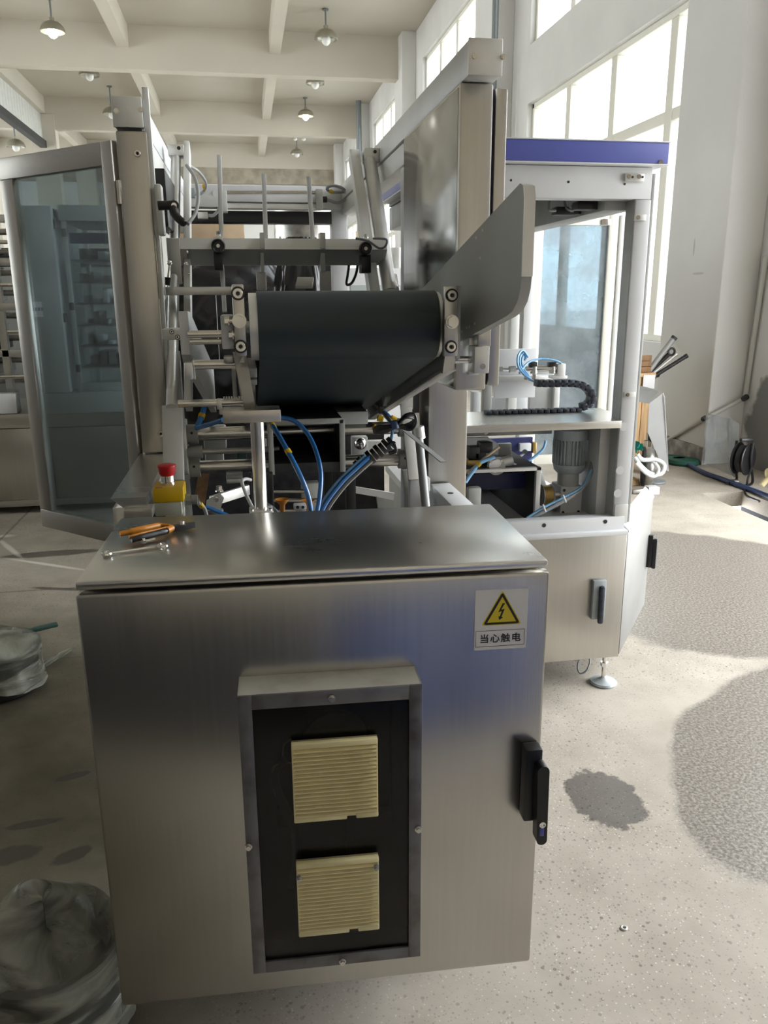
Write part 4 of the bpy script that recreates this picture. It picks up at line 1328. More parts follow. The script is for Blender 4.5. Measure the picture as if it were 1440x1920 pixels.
P_(MB().box(xl - 0.10, xl - 0.078, YT - 0.028, YT - 0.012, zm - 0.008, zm + 0.008, 0.002), 'spindle_square', 'chrome')
for z in (zt + 0.03, zb_ + 0.03, zb_ - 0.02):
    P_(hexbolt(MB(), (xl - 0.022, YT - 0.036, z), (0, -1, 0), 0.0055, 0.006), 'plate_bolt', 'chrome')
fb((312, 797), (338, 808), 2.44, 0.06, 'pivot_block', 'alu')
P_(MB().cyl(W(323, 808, 'y', 2.46), W(323, 823, 'y', 2.46), 0.018, 20), 'bushing', 'brass')
P_(MB().tube([W(325, 822, 'y', 2.5), W(322, 850, 'y', 2.5), W(324, 900, 'y', 2.45)], 0.014, 12), 'support_leg', 'cast_grey')
P_(MB().bar(W(345, 890, 'y', 2.48), W(352, 975, 'y', 2.45), 0.03, 0.06, 0.003), 'support_leg', 'alu_grey')
# right swing arm, white plates and sloping grey tube
P_(MB().bar(W(757, 725, 'y', 2.5), W(776, 900, 'y', 2.35), 0.035, 0.012, 0.002), 'swing_arm', 'alu')
P_(MB().bar(W(762, 880, 'y', 2.42), W(766, 925, 'y', 2.42), 0.03, 0.02, 0.004), 'swing_arm', 'cast_grey')
P_(MB().tube([W(785, 815, 'y', 2.3), W(800, 965, 'y', 2.15)], 0.0125, 14), 'slope_tube', 'hose_grey')
P_(MB().cyl(W(783, 800, 'y', 2.3), W(786, 822, 'y', 2.3), 0.019, 18), 'tube_clamp', 'alu')
fb((769, 898), (806, 990), 2.36, 0.03, 'base_plate', 'white_paint')
fb((752, 740), (775, 768), 2.46, 0.02, 'arm_bracket', 'alu')

# rear beam, cylinder and dark beam
ra, rc = W(344, 346, 'y', 4.1), W(655, 391, 'y', 4.1)
rb = P_(MB().box(-0.245, 0.50, 4.1, 4.2, rc.z, ra.z, 0.003), 'rear_beam', 'white_paint')
P_(MB().box(-0.245, 0.50, 4.095, 4.1, rc.z, rc.z + 0.056, 0.001), 'rear_channel', 'frame_grey', rb)
for p in ((404, 363), (361, 377)):
    q = W(*p, 'y', 4.094)
    P_(MB().cyl(q, q + Vector((0, 0.004, 0)), 0.014, 16), 'hole_plug', 'frame_grey', rb)
ac = fb((421, 367), (598, 380), 3.98, 0.06, 'air_cylinder', 'white_paint')
fb((421, 381), (598, 393), 3.985, 0.05, 'cylinder_rail', 'alu', ac)
q, q2 = W(421, 361, 'y', 4.0), W(598, 361, 'y', 4.0)
P_(MB().cyl(q, q2, 0.008, 12), 'cylinder_rod', 'shaft', ac)
fb((413, 357), (427, 397), 3.97, 0.07, 'cylinder_head', 'cast_grey', ac)
fb((592, 354), (606, 392), 3.97, 0.07, 'cylinder_head', 'cast_grey', ac)
P_(MB().cyl(W(604, 374, 'y', 4.0), W(613, 374, 'y', 4.0), 0.014, 14), 'cylinder_plug', 'black', ac)
fb((343, 394), (622, 419), 4.12, 0.10, 'dark_beam', 'black')
fb((621, 394), (653, 548), 4.13, 0.09, 'rear_post', 'white_paint')
fb((343, 394), (354, 480), 4.12, 0.09, 'rear_post', 'plate_grey')
fb((349, 352), (366, 370), 4.05, 0.04, 'cable_gland', 'gland_grey')
fb((370, 397), (390, 410), 4.06, 0.04, 'plug', 'alu')
P_(MB().tube([W(391, 404, 'y', 4.06), W(400, 404, 'y', 4.06), W(408, 396, 'y', 4.06), W(412, 388, 'y', 4.06)], 0.008, 8), 'plug_cable', 'hose_grey')
# inner mechanism low down behind the lid
P_(MB().box(-0.30, 0.55, 3.25, 3.29, 0.10, 0.99), 'rear_panel', 'dark_mech')
P_(MB().box(-0.29, 0.50, 1.95, 3.25, 0.36, 0.40), 'floor_tray', 'dark_mech')
for p0, p1, Y in (((500, 888), (516, 985), 2.2), ((648, 880), (668, 985), 2.3), ((607, 885), (625, 985), 2.6), ((466, 888), (476, 985), 2.4)):
    fb(p0, p1, Y, 0.03, 'mechanism_bar', 'black')
P_(MB().prism([W(372, 888, 'y', 2.7), W(393, 888, 'y', 2.7), W(384, 945, 'y', 2.6), W(362, 945, 'y', 2.6)], (0, 0.02, 0)), 'brown_strap', 'wood_dark')
la = P_(MB().bar(W(395, 940, 'y', 2.1), W(466, 918, 'y', 2.2), 0.012, 0.028, 0.002), 'linkage_arm', 'alu')
P_(MB().prism([W(387, 940, 'y', 2.08), W(412, 926, 'y', 2.08), W(420, 934, 'y', 2.08), W(412, 958, 'y', 2.08), W(385, 958, 'y', 2.08)], (0, 0.012, 0)), 'linkage_plate', 'alu', la)
P_(hexbolt(hexbolt(MB(), W(411, 921, 'y', 2.07), (0, 0, 1), 0.009, 0.014), W(405, 936, 'y', 2.07), (0, -1, 0), 0.006, 0.008), 'linkage_bolt', 'chrome', la)
P_(MB().cyl(W(403, 955, 'y', 2.1), W(403, 990, 'y', 2.1), 0.022, 18), 'linkage_boot', 'gland_grey', la)
fb((424, 892), (455, 906), 2.5, 0.06, 'sensor_block', 'alu_grey')
fb((425, 899), (454, 904), 2.49, 0.05, 'sensor_lip', 'alu')
fb((444, 848), (463, 860), 2.75, 0.02, 'terminal_block', 'green_dark')
for x in ((380, 800, 425, 842), (470, 822, 500, 842), (384, 852, 420, 870)):
    fb((x[0], x[1]), (x[2], x[3]), 2.8, 0.05, 'valve_block', 'alu_grey', b=0.006)
fb((660, 820), (690, 870), 2.8, 0.04, 'valve_block', 'plate_grey')
fb((690, 828), (722, 856), 2.85, 0.04, 'valve_block', 'alu')
q = W(676, 832, 'y', 2.75)
P_(MB().ball(q, 0.022), 'pressure_gauge', 'chrome')
P_(MB().prism([W(667, 913, 'y', 2.3), W(740, 925, 'y', 2.3), W(738, 938, 'y', 2.3), W(708, 932, 'y', 2.3), W(667, 925, 'y', 2.3)], (0, 0.01, 0)), 'linkage_plate', 'alu')
P_(MB().prism([W(706, 932, 'y', 2.32), W(740, 928, 'y', 2.32), W(736, 970, 'y', 2.32), W(712, 970, 'y', 2.32)], (0, 0.02, 0)), 'linkage_plate', 'plate_grey')
for p, q in (((513, 921), (570, 921)), ((513, 938), (600, 938)), ((512, 958), (556, 957))):
    a, c = W(*p, 'y', 2.15), W(*q, 'y', 2.15)
    P_(MB().cyl(a, c, 0.006, 12), 'mechanism_shaft', 'shaft')
fb((566, 908), (600, 960), 2.3, 0.05, 'bearing_block', 'cast_grey')
for x, y in ((529, 938), (577, 940)):
    q = W(x, y, 'y', 2.0)
    P_(MB().lathe([(0.006, -0.03), (0.007, -0.012), (0.017, 0), (0.018, 0.003), (0.012, 0.001), (0.001, -0.006)], q, n=20), 'suction_cup', 'orange')
wk = fb((551, 948), (575, 956), 1.95, 0.03, 'valve_bracket', 'white_paint')
for x in (558, 568):
    q = W(x, 951, 'y', 1.949)
    P_(MB().cyl(q, q + Vector((0, -0.001, 0)), 0.004, 12), 'bracket_bore', 'black', wk)
fb((556, 957), (575, 975), 1.96, 0.03, 'valve_bracket', 'alu_grey')


# ------------------------------------------------------------------ hoses and cables
def hose(name, label, cat, pts, r, m, ties=(), group=None, n=10):
    o = MB().tube(pts, r, n).build(name, m, label=label, cat=cat, group=group)
    for (p, q) in ties:
        MB().cyl(p, q, r * 1.25, 12).build('cable_tie', 'yellow', o)
    return o


hose('air_hose', 'blue air hose with two yellow clips, left of the pair before the dark box', 'hose',
     [W(498, 785, 'y', 2.0), W(512, 800, 'y', 1.95), W(535, 838, 'y', 1.9), W(562, 890, 'y', 1.86), W(579, 935, 'y', 1.84), W(586, 985, 'y', 1.84)], 0.0062, 'hose_blue',
     [(W(509, 795, 'y', 1.96), W(514, 803, 'y', 1.95)), (W(538, 843, 'y', 1.895), W(543, 851, 'y', 1.89))])
hose('air_hose', 'blue air hose arching down from the support plate, right of the pair', 'hose',
     [W(520, 782, 'y', 2.0), W(553, 790, 'y', 2.0), W(582, 822, 'y', 1.98), W(600, 875, 'y', 1.93), W(600, 925, 'y', 1.89), W(590, 985, 'y', 1.86)], 0.0058, 'hose_blue')
hose('air_hose', 'short blue air hose running left from the support plate to the upper tube', 'hose',
     [W(418, 787, 'y', 2.2), W(395, 795, 'y', 2.25), W(368, 803, 'y', 2.3)], 0.0066, 'hose_blue')
hose('air_hose', 'dark blue air hose with yellow clips hanging behind the left rack shaft', 'hose',
     [W(385, 750, 'y', 2.4), W(380, 775, 'y', 2.38), W(369, 802, 'y', 2.34)], 0.008, 'hose_blue', [(W(379, 777, 'y', 2.38), W(377, 784, 'y', 2.37))])
hose('air_hose', 'blue air hose with yellow clip leaving beside the emergency stop', 'hose',
     [W(386, 950, 'y', 1.84), W(405, 958, 'y', 1.84), W(440, 972, 'y', 1.84), W(470, 985, 'y', 1.85)], 0.005, 'hose_blue', [(W(374, 944, 'y', 1.765), W(379, 950, 'y', 1.77))])
hb_ = thing('hose_bundle', 'bundle of blue hoses and black cables rising to the right tube', 'hose', tuple(W(592, 985, 'y', 1.9)))
base = [(592, 985), (610, 945), (640, 905), (668, 878), (690, 858)]
for k, (dx, dy, r_, m) in enumerate(((0, 0, 0.006, 'hose_blue'), (-5, -4, 0.004, 'hose_pale'), (5, 3, 0.005, 'black'), (8, 7, 0.003, 'hose_grey'), (3, -2, 0.005, 'hose_blue'))):
    MB().tube([W(x + dx, y + dy, 'y', 1.95 + 0.012 * i + 0.004 * k) for i, (x, y) in enumerate(base)], r_, 8).build('hose', m, hb_)
wr_ = MB()
for k in range(9):
    t_ = k / 8
    c0 = W(668 + 62 * t_, 876 - 44 * t_, 'y', 2.02 + 0.02 * t_)
    c1 = W(668 + 62 * t_ + 6, 876 - 44 * t_ - 5, 'y', 2.02 + 0.02 * t_)
    wr_.cyl(c0, c1, 0.0165 + 0.003 * (k % 2), 14)
wr_.build('spiral_wrap', 'black', hb_)
for k in range(3):
    MB().tube([W(725 + k * 3, 835 + k * 2, 'y', 2.06), W(735, 815, 'y', 2.06), W(733 + 3 * k, 795, 'y', 2.05), W(722 + 4 * k, 780, 'y', 2.04), W(715, 768, 'y', 2.05)], 0.004, 8).build('hose', 'hose_pale' if k < 2 else 'hose_blue', hb_)
MB().tube([W(725, 838, 'y', 2.0), W(738, 830, 'y', 1.99), W(742, 845, 'y', 1.99), W(730, 850, 'y', 2.0)], 0.005, 8).build('loose_sleeve', 'foil_black', hb_)
for x0, y0, x1, y1 in ((708, 784, 718, 786), (700, 800, 710, 806), (733, 783, 742, 788)):
    MB().cyl(W(x0, y0, 'y', 2.03), W(x1, y1, 'y', 2.03), 0.008, 12).build('yellow_fitting', 'yellow', hb_)
ck = thing('cable_coil', 'tied black cable coil hanging at the right of the twin tubes', 'cable', tuple(W(740, 800, 'y', 1.98)))
for k in range(4):
    d_ = k * 3.2
    MB().tube([W(741, 796 + k, 'y', 1.98 - k * .004), W(760, 778 + d_ * .6, 'y', 1.97 - k * .004), W(776, 776 + d_, 'y', 1.97), W(780 - d_, 792, 'y', 1.97), W(770 - d_, 806 - d_, 'y', 1.98), W(748, 802 - k, 'y', 1.98),
               W(722, 806 + d_ * .5, 'y', 1.98), W(703 + d_, 812, 'y', 1.98), W(706, 800 + d_, 'y', 1.98)], 0.0033, 8, closed=True).build('loop', 'black', ck)
MB().cyl(W(739, 789, 'y', 1.97), W(741, 803, 'y', 1.97), 0.0105, 14).build('tie_band', 'hose_navy', ck)
MB().tube([W(737, 795, 'y', 1.98), W(727, 783, 'y', 1.98), W(717, 772, 'y', 1.99)], 0.005, 8).build('lead', 'black', ck)
fbox(MB(), (711, 762), (720, 776), 1.985, 0.02, 0.002).build('plug', 'black', ck)
hose('signal_cable', 'grey cable looping beside the left slide tube', 'cable', [W(350, 310, 'y', 2.9), W(366, 335, 'y', 2.85), W(372, 370, 'y', 2.8), W(366, 400, 'y', 2.75), W(352, 420, 'y', 2.7)], 0.0058, 'hose_grey')
hose('signal_cable', 'grey cable with yellow tie arching to the gland of the rear beam', 'cable', [W(350, 308, 'y', 3.0), W(372, 322, 'y', 3.5), W(385, 340, 'y', 3.8), W(385, 354, 'y', 4.0), W(375, 364, 'y', 4.02), W(364, 364, 'y', 4.03)], 0.006, 'hose_grey',
     [(W(382, 348, 'y', 3.95), W(384, 354, 'y', 4.0))])
hose('signal_cable', 'grey cable looped with yellow tie at the right end of the rear cylinder', 'cable', [W(612, 374, 'y', 4.0), W(635, 380, 'y', 4.0), W(650, 368, 'y', 3.98), W(643, 354, 'y', 3.96), W(625, 348, 'y', 3.96), W(613, 353, 'y', 3.97), W(622, 360, 'y', 3.98), W(645, 360, 'y', 4.0)], 0.007, 'hose_grey',
     [(W(618, 357, 'y', 3.97), W(624, 361, 'y', 3.97))])
hose('signal_cable', 'thin dark cable drooping over the right knob of the cross beam', 'cable', [W(667, 447, 'y', 2.6), W(690, 452, 'y', 2.58), W(710, 465, 'y', 2.57), W(722, 462, 'y', 2.56), W(724, 449, 'y', 2.58), W(700, 447, 'y', 2.62)], 0.0035, 'gland_grey')
hose('signal_cable', 'black cable hanging with a plug below the right end of the cross beam', 'cable', [W(655, 492, 'y', 2.7), W(652, 515, 'y', 2.7), W(650, 533, 'y', 2.68), W(660, 530, 'y', 2.68), W(668, 512, 'y', 2.7), W(671, 492, 'y', 2.7)], 0.0045, 'black')
hose('air_hose', 'thin white air tube curling up beside the support post', 'hose', [W(476, 957, 'y', 1.85), W(462, 928, 'y', 1.88), W(454, 905, 'y', 1.92), W(460, 898, 'y', 1.95), W(470, 900, 'y', 1.97)], 0.0042, 'hose_white')
hose('air_hose', 'thin grey air tube right of the support post base', 'hose', [W(500, 945, 'y', 1.9), W(515, 955, 'y', 1.88), W(528, 975, 'y', 1.86)], 0.0038, 'conduit')
#PART4
# ================================================================== CASE PACKER (right hand machine)
cp_ = thing('case_packer', 'white and steel case packing machine with blue header at the right by the window', 'machine', (1.1, 3.4, 0.0))


def Q_(mb, name, m, par=None, **k):
    return mb.build(name, m, par or cp_, **k)


def qb(p0, p1, Y, d, name, m, par=None, b=0.003, **k):
    return Q_(fbox(MB(), p0, p1, Y, d, b), name, m, par, **k)


hd = Q_(MB().box(0.66, 1.434, 2.700, 3.95, 1.924, 1.990, 0.004), 'header', 'blue_paint', label='blue painted header')
Q_(MB().box(0.66, 1.436, 2.698, 3.95, 1.990, 1.994, 0.001).box(0.66, 1.436, 2.698, 3.95, 1.919, 1.924, 0.001), 'header_edge', 'white_paint', hd)
a = W(1239, 304, 'y', 2.70)
Q_(hexbolt(MB(), a, (0, -1, 0), 0.006, 0.004), 'header_bolt', 'chrome', hd)
bm1 = Q_(MB().box(0.66, 1.396, 2.73, 2.80, 1.815, 1.917, 0.003), 'front_beam', 'white_paint')
for x, y in ((958, 338), (1066, 341), (1171, 345)):
    q = W(x, y, 'y', 2.73)
    Q_(MB().cyl(q, q + Vector((0, -0.001, 0)), 0.004, 12), 'beam_hole', 'black', bm1)
bp_ = qb((1173, 324), (1208, 341), 2.722, 0.008, 'hinge_plate', 'alu', bm1)
for x in (1179, 1198):
    q = W(x, 331, 'y', 2.722)
    Q_(hexbolt(MB(), q, (0, -1, 0), 0.006, 0.005), 'hinge_bolt', 'chrome', bm1)
    q = W(x + 7, 332, 'y', 2.721)
    Q_(MB().cyl(q, q + Vector((0, -0.001, 0)), 0.004, 10), 'hinge_hole', 'black', bm1)
Q_(MB().box(0.70, 1.40, 2.80, 3.95, 1.905, 1.918), 'roof_panel', 'plate_grey')
Q_(MB().box(1.262, 1.365, 2.80, 3.88, 1.785, 1.90, 0.003), 'side_beam', 'alu_grey')
Q_(MB().box(0.70, 0.78, 2.80, 3.88, 1.80, 1.90, 0.003), 'side_beam', 'alu_grey')
Q_(MB().box(0.70, 1.40, 3.88, 3.95, 1.80, 1.90, 0.003), 'rear_beam', 'white_paint')
fp = Q_(MB().box(1.342, 1.400, 2.732, 2.80, 0.66, 1.815, 0.004), 'front_post', 'white_paint')
Q_(MB().box(1.340, 1.344, 2.736, 2.80, 0.66, 1.815, 0.0), 'post_channel', 'alu_grey', fp)
for x, y in ((1169, 800), (1162, 882), (1158, 925)):
    q = W(x, y, 'y', 2.732)
    Q_(MB().cyl(q, q + Vector((0, -0.0012, 0)), 0.016, 22), 'post_plug', 'white_paint', fp)
Q_(MB().box(1.344, 1.398, 2.726, 2.732, 0.66, 0.735, 0.002), 'post_shoe', 'frame_grey', fp)
Q_(MB().box(1.403, 1.414, 2.74, 2.77, 0.66, 1.90, 0.002), 'hinge_strip', 'alu_grey')
for y in (408, 740):
    q = W(1200, y, 'y', 2.726) if y < 500 else W(1180, y, 'y', 2.726)
    b_ = Q_(MB().box(q.x - 0.02, q.x + 0.022, 2.724, 2.732, q.z - 0.010, q.z + 0.010, 0.001), 'strip_bracket', 'alu')
    Q_(hexbolt(MB(), (q.x - 0.008, 2.724, q.z), (0, -1, 0), 0.006, 0.004), 'bracket_bolt', 'chrome', b_)
qb((943, 342), (961, 359), 2.74, 0.03, 'connector', 'blue_dark')
s1 = qb((1043, 387), (1090, 403), 3.0, 0.05, 'sensor', 'black', b=0.005)
s2 = qb((1084, 376), (1132, 393), 2.86, 0.06, 'sensor', 'black', b=0.005)
Q_(MB().cyl(W(1068, 393, 'y', 3.0), W(1092, 384, 'y', 3.05), 0.011, 14), 'sensor_tube', 'alu')
Q_(MB().tube([W(1050, 350, 'y', 3.1), W(1034, 366, 'y', 3.05), W(1029, 392, 'y', 3.0), W(1042, 395, 'y', 3.0)], 0.005, 8), 'sensor_cable', 'hose_grey')
Q_(MB().tube([W(1064, 350, 'y', 3.1), W(1058, 372, 'y', 3.05), W(1062, 390, 'y', 3.0), W(1075, 396, 'y', 3.0)], 0.005, 8), 'sensor_cable', 'hose_grey')
Q_(MB().cyl(W(1050, 348, 'y', 3.1), W(1066, 348, 'y', 3.1), 0.008, 10), 'cable_outlet', 'cast_grey')
# rear glazed door
RD = (1.455, 1.892, 0.62, 1.888, 4.02)
rd = Q_(MB().box(RD[0], RD[0] + 0.042, RD[4], RD[4] + 0.03, RD[2], RD[3], 0.004), 'rear_door', 'window_frame', label='rear door with hazy blue glass')
Q_(MB().box(RD[1] - 0.05, RD[1], RD[4], RD[4] + 0.03, RD[2], RD[3], 0.004), 'door_stile', 'window_frame', rd)
Q_(MB().box(RD[0] + 0.042, RD[1] - 0.05, RD[4], RD[4] + 0.03, RD[3] - 0.05, RD[3], 0.003), 'door_rail', 'window_frame', rd)
Q_(MB().box(RD[0] + 0.042, RD[1] - 0.05, RD[4], RD[4] + 0.03, RD[2], RD[2] + 0.05, 0.003), 'door_rail', 'window_frame', rd)
Q_(MB().box(RD[0] + 0.03, RD[1] - 0.04, RD[4] + 0.012, RD[4] + 0.018, RD[2] + 0.04, RD[3] - 0.04), 'door_pane', 'door_glass_blue', rd)
qb((1130, 410), (1146, 422), 4.01, 0.01, 'door_latch', 'shaft', rd)
Q_(MB().box(1.40, 1.452, 4.0, 4.06, 0.6, 1.9, 0.003), 'rear_post', 'white_paint')
Q_(MB().box(1.90, 1.93, 4.02, 4.05, 0.62, 1.888, 0.003), 'door_seal', 'frame_grey')
# inner white panels seen between the posts
qb((930, 655), (1003, 745), 3.35, 0.02, 'mount_plate', 'white_paint')
qb((888, 735), (900, 785), 3.30, 0.05, 'inner_upright', 'white_paint')
qb((909, 640), (921, 785), 3.10, 0.03, 'inner_upright', 'alu_grey')
qb((958, 590), (968, 770), 3.45, 0.04, 'inner_upright', 'frame_grey')
qb((996, 690), (1040, 775), 3.5, 0.03, 'inner_panel', 'alu_grey')
qb((1040, 725), (1048, 775), 3.48, 0.03, 'inner_upright', 'frame_grey')
qb((930, 706), (1040, 712), 3.3, 0.05, 'cylinder_rail', 'alu')
qb((921, 745), (985, 775), 3.6, 0.04, 'inner_panel', 'white_paint')
# shelf over the gear motor
sh = Q_(MB().prism([(0.70, 2.685, 1.060), (1.325, 2.685, 1.060), (1.392, 2.83, 1.060), (1.392, 3.02, 1.060), (0.70, 3.02, 1.060)], (0, 0, -0.006)), 'shelf', 'steel_lid', label='bright steel shelf')
Q_(MB().box(0.70, 1.325, 2.683, 2.690, 1.034, 1.0605, 0.002), 'shelf_lip', 'steel_h', sh)
Q_(MB().box(0.70, 1.19, 3.005, 3.02, 0.965, 1.052, 0.002), 'apron', 'frame_grey')
q = W(911, 811, 'y', 3.005)
Q_(hexbolt(MB(), q, (0, -1, 0), 0.007, 0.005), 'apron_bolt', 'shaft')
Q_(MB().box(1.30, 1.345, 2.80, 3.05, 0.66, 1.05, 0.003), 'side_plate', 'frame_grey')
# deck, front rail and base panels
Q_(MB().box(0.70, 1.39, 2.735, 4.10, 0.600, 0.640, 0.003), 'deck', 'white_paint')
fr_ = Q_(MB().box(0.70, 1.385, 2.722, 2.775, 0.628, 0.690, 0.003), 'front_rail', 'white_paint')
for x, y in ((1020, 985), (1135, 978)):
    q = W(x, y, 'y', 2.722)
    Q_(MB().cyl(q, q + Vector((0, -0.001, 0)), 0.008, 14), 'rail_hole', 'dark_mech', fr_)
Q_(MB().box(1.10, 1.30, 2.78, 3.1, 0.64, 0.668, 0.002), 'motor_plinth', 'white_paint')
pn = Q_(MB().box(0.70, 1.392, 2.704, 2.722, 0.118, 0.634, 0.003), 'front_panel', 'steel', label='lower steel front panel')
Q_(MB().box(0.70, 1.392, 2.700, 2.735, 0.622, 0.640, 0.003), 'panel_lip', 'white_paint', pn)
a, c = W(1111, 1087, 'y', 2.70), W(1130, 1158, 'y', 2.70)
h_ = Q_(MB().box(a.x, c.x, 2.685, 2.704, c.z, a.z, 0.003), 'handle_base', 'motor', pn)
Q_(MB().bar(((a.x + c.x) / 2 + 0.004, 2.675, a.z - 0.018), ((a.x + c.x) / 2 + 0.003, 2.672, c.z - 0.012), 0.022, 0.02, 0.008), 'handle_lever', 'chain', pn)
Q_(MB().box(0.72, 1.36, 2.75, 4.1, 0.13, 0.60, 0.003), 'base_body', 'alu_grey')
# side panel swung out at an angle
p0, p1 = Vector((1.398, 2.73, 0)), Vector((1.755, 3.215, 0))
e = (p1 - p0).normalized()
nn = Vector((e.y, -e.x, 0))
sp = Q_(MB().obox((p0 + p1) / 2 + Vector((0, 0, 0.372)), e, nn, (0, 0, 1), (p1 - p0).length, 0.018, 0.51, 0.003), 'side_panel', 'panel_dull', label='steel side panel standing out at an angle')
t_ = [p0 + nn * 0.011 + Vector((0, 0, 0.632)), p1 + nn * 0.011 + Vector((0, 0, 0.632)), p1 - nn * 0.03 + Vector((0, 0, 0.672)), p0 - nn * 0.03 + Vector((0, 0, 0.672))]
Q_(MB().prism(t_, (0, 0, -0.008)), 'side_panel_lip', 'white_paint', sp)
hc = W(1216, 1044, 'x', 1.735)
hp = p0 + e * ((p1 - p0).length - 0.035) + nn * 0.018
Q_(MB().obox((hp.x, hp.y, 0.385), e, nn, (0, 0, 1), 0.026, 0.024, 0.15, 0.004), 'handle_base', 'black', sp)
Q_(MB().obox((hp.x + nn.x * 0.02, hp.y + nn.y * 0.02, 0.375), e, nn, (0, 0, 1), 0.018, 0.02, 0.14, 0.006), 'handle_lever', 'black', sp)
# levelling foot and cable loop
q = W(1131, 1277, 'z', 0.008)
ft = Q_(MB().lathe([(0.052, 0), (0.054, 0.006), (0.050, 0.012), (0.018, 0.022), (0.010, 0.028), (0.001, 0.028)], (q.x, q.y, 0.0), n=32), 'levelling_foot', 'motor')
Q_(MB().cyl((q.x, q.y, 0.026), (q.x, q.y, 0.20), 0.009, 16).cyl((q.x, q.y, 0.075), (q.x, q.y, 0.092), 0.016, 6), 'foot_spindle', 'chrome', ft)
for x_, y_ in ((0.80, 2.85), (0.80, 3.95), (1.25, 3.95)):
    Q_(MB().cyl((x_, y_, 0), (x_, y_, 0.014), 0.05, 20).cyl((x_, y_, 0.01), (x_, y_, 0.14), 0.01, 10), 'levelling_foot', 'motor')
Q_(MB().tube([W(1102, 1225, 'y', 2.85), W(1106, 1240, 'y', 2.82), W(1099, 1258, 'y', 2.8), W(1087, 1262, 'y', 2.8), W(1083, 1248, 'y', 2.82), W(1091, 1225, 'y', 2.86)], 0.0035, 8), 'drain_cable', 'conduit')
# dark transfer tunnel inside the base
a, c = W(878, 882, 'y', 2.80), W(1010, 985, 'y', 2.80)
tn = Q_(MB().box(a.x - 0.05, c.x, 2.80, 2.82, a.z - 0.012, a.z, 0.001).box(c.x - 0.018, c.x, 2.80, 2.82, 0.64, a.z, 0.001), 'tunnel_frame', 'alu')
Q_(MB().box(a.x - 0.05, c.x - 0.004, 2.82, 3.5, a.z - 0.008, a.z, 0.001).box(c.x - 0.01, c.x - 0.004, 2.82, 3.5, 0.64, a.z - 0.008, 0.001).box(a.x - 0.06, c.x, 3.48, 3.5, 0.64, a.z), 'tunnel_wall', 'black_rough', tn)
qb((876, 890), (985, 915), 2.95, 0.02, 'blue_curtain', 'blue_dark', tn, b=0.0)
qb((878, 915), (903, 952), 2.83, 0.04, 'roller_block', 'cast_grey', tn, b=0.01)
# valve group on top of the tunnel
vg = Q_(MB().cyl(W(930, 874, 'y', 2.83), W(934, 873, 'y', 2.98), 0.034, 24), 'valve_body', 'cast_grey')
Q_(MB().lathe([(0.028, 0), (0.026, 0.004), (0.001, 0.004)], W(930, 874, 'y', 2.829), (0, -1, 0), 24), 'valve_cap', 'alu', vg)
for dx, dy in ((-10, -10), (10, -10), (-10, 10), (10, 10)):
    q = W(930 + dx, 874 + dy, 'y', 2.828)
    Q_(MB().cyl(q, q + Vector((0, -0.006, 0)), 0.005, 10), 'valve_screw', 'chrome', vg)
Q_(MB().cyl(W(940, 868, 'y', 2.86), W(960, 862, 'y', 2.86), 0.02, 16), 'valve_port', 'alu', vg)
for x0, y0, x1, y1, m in ((880, 838, 900, 862, 'dark_mech'), (900, 830, 925, 850, 'black'), (878, 863, 900, 880, 'brass'), (905, 858, 918, 876, 'black'), (890, 848, 912, 862, 'black_rough')):
    qb((x0, y0), (x1, y1), 2.88, 0.05, 'fitting', m, vg, b=0.006)
qb((935, 832), (958, 876), 3.05, 0.02, 'back_plate', 'alu_grey')
Q_(MB().bar(W(946, 862, 'y', 2.9), W(985, 882, 'y', 2.84), 0.02, 0.008, 0.002), 'link_bar', 'alu')
Q_(MB().bar(W(958, 868, 'y', 3.0), W(983, 850, 'y', 3.1), 0.012, 0.006, 0.002).cyl(W(984, 848, 'y', 3.09), W(984, 848, 'y', 3.11), 0.012, 14), 'link_rod', 'gland_grey')
qb((975, 832), (996, 846), 3.5, 0.03, 'inner_bracket', 'white_paint')
qb((1000, 830), (1006, 850), 3.5, 0.03, 'inner_bracket', 'brass')
Q_(MB().box(0.98, 1.30, 3.52, 3.54, 0.70, 0.86), 'cover_sheet', 'blue_dark')
# toothed pulley with belt
pc = W(1024, 928, 'y', 2.90)
pu = Q_(MB().lathe([(0.042, -0.022), (0.042, -0.018), (0.038, -0.018), (0.038, 0.018), (0.042, 0.018), (0.042, 0.022), (0.001, 0.022)], pc, (1, 0, 0), 36), 'toothed_pulley', 'cast_grey')
Q_(MB().lathe([(0.0395, -0.016), (0.0395, 0.016)], pc, (1, 0, 0), 36), 'belt_wrap', 'brass', pu, label='brown toothed belt on the pulley')
Q_(MB().cyl(pc + Vector((-0.03, 0, 0)), pc + Vector((0.07, 0, 0)), 0.012, 16), 'pulley_shaft', 'shaft', pu)
Q_(MB().bar(pc + Vector((0, 0.035, 0.02)), W(1008, 880, 'y', 3.12), 0.03, 0.004, 0.001), 'belt_run', 'alu', pu)
# cable tray and stub posts at the right of the deck
Q_(MB().box(1.20, 1.34, 3.02, 3.06, 0.69, 0.70, 0.001).bar(W(1075, 895, 'y', 3.2), W(1140, 935, 'y', 2.95), 0.04, 0.006, 0.001), 'cable_tray', 'alu')
Q_(MB().cyl(W(1118, 940, 'y', 2.92), W(1119, 962, 'y', 2.92), 0.012, 14), 'stub_post', 'white_paint')
qb((1098, 812), (1120, 824), 2.97, 0.02, 'limit_switch', 'chrome')
qb((1112, 800), (1124, 808), 2.97, 0.02, 'limit_plate', 'alu')

# gear motor standing on the deck
gm = thing('gear_motor', 'grey finned gear motor standing on the deck of the case packer under its shelf', 'motor', (1.235, 2.93, 0.668))


def G_(mb, name, m, par=None, **k):
    return mb.build(name, m, par or gm, **k)


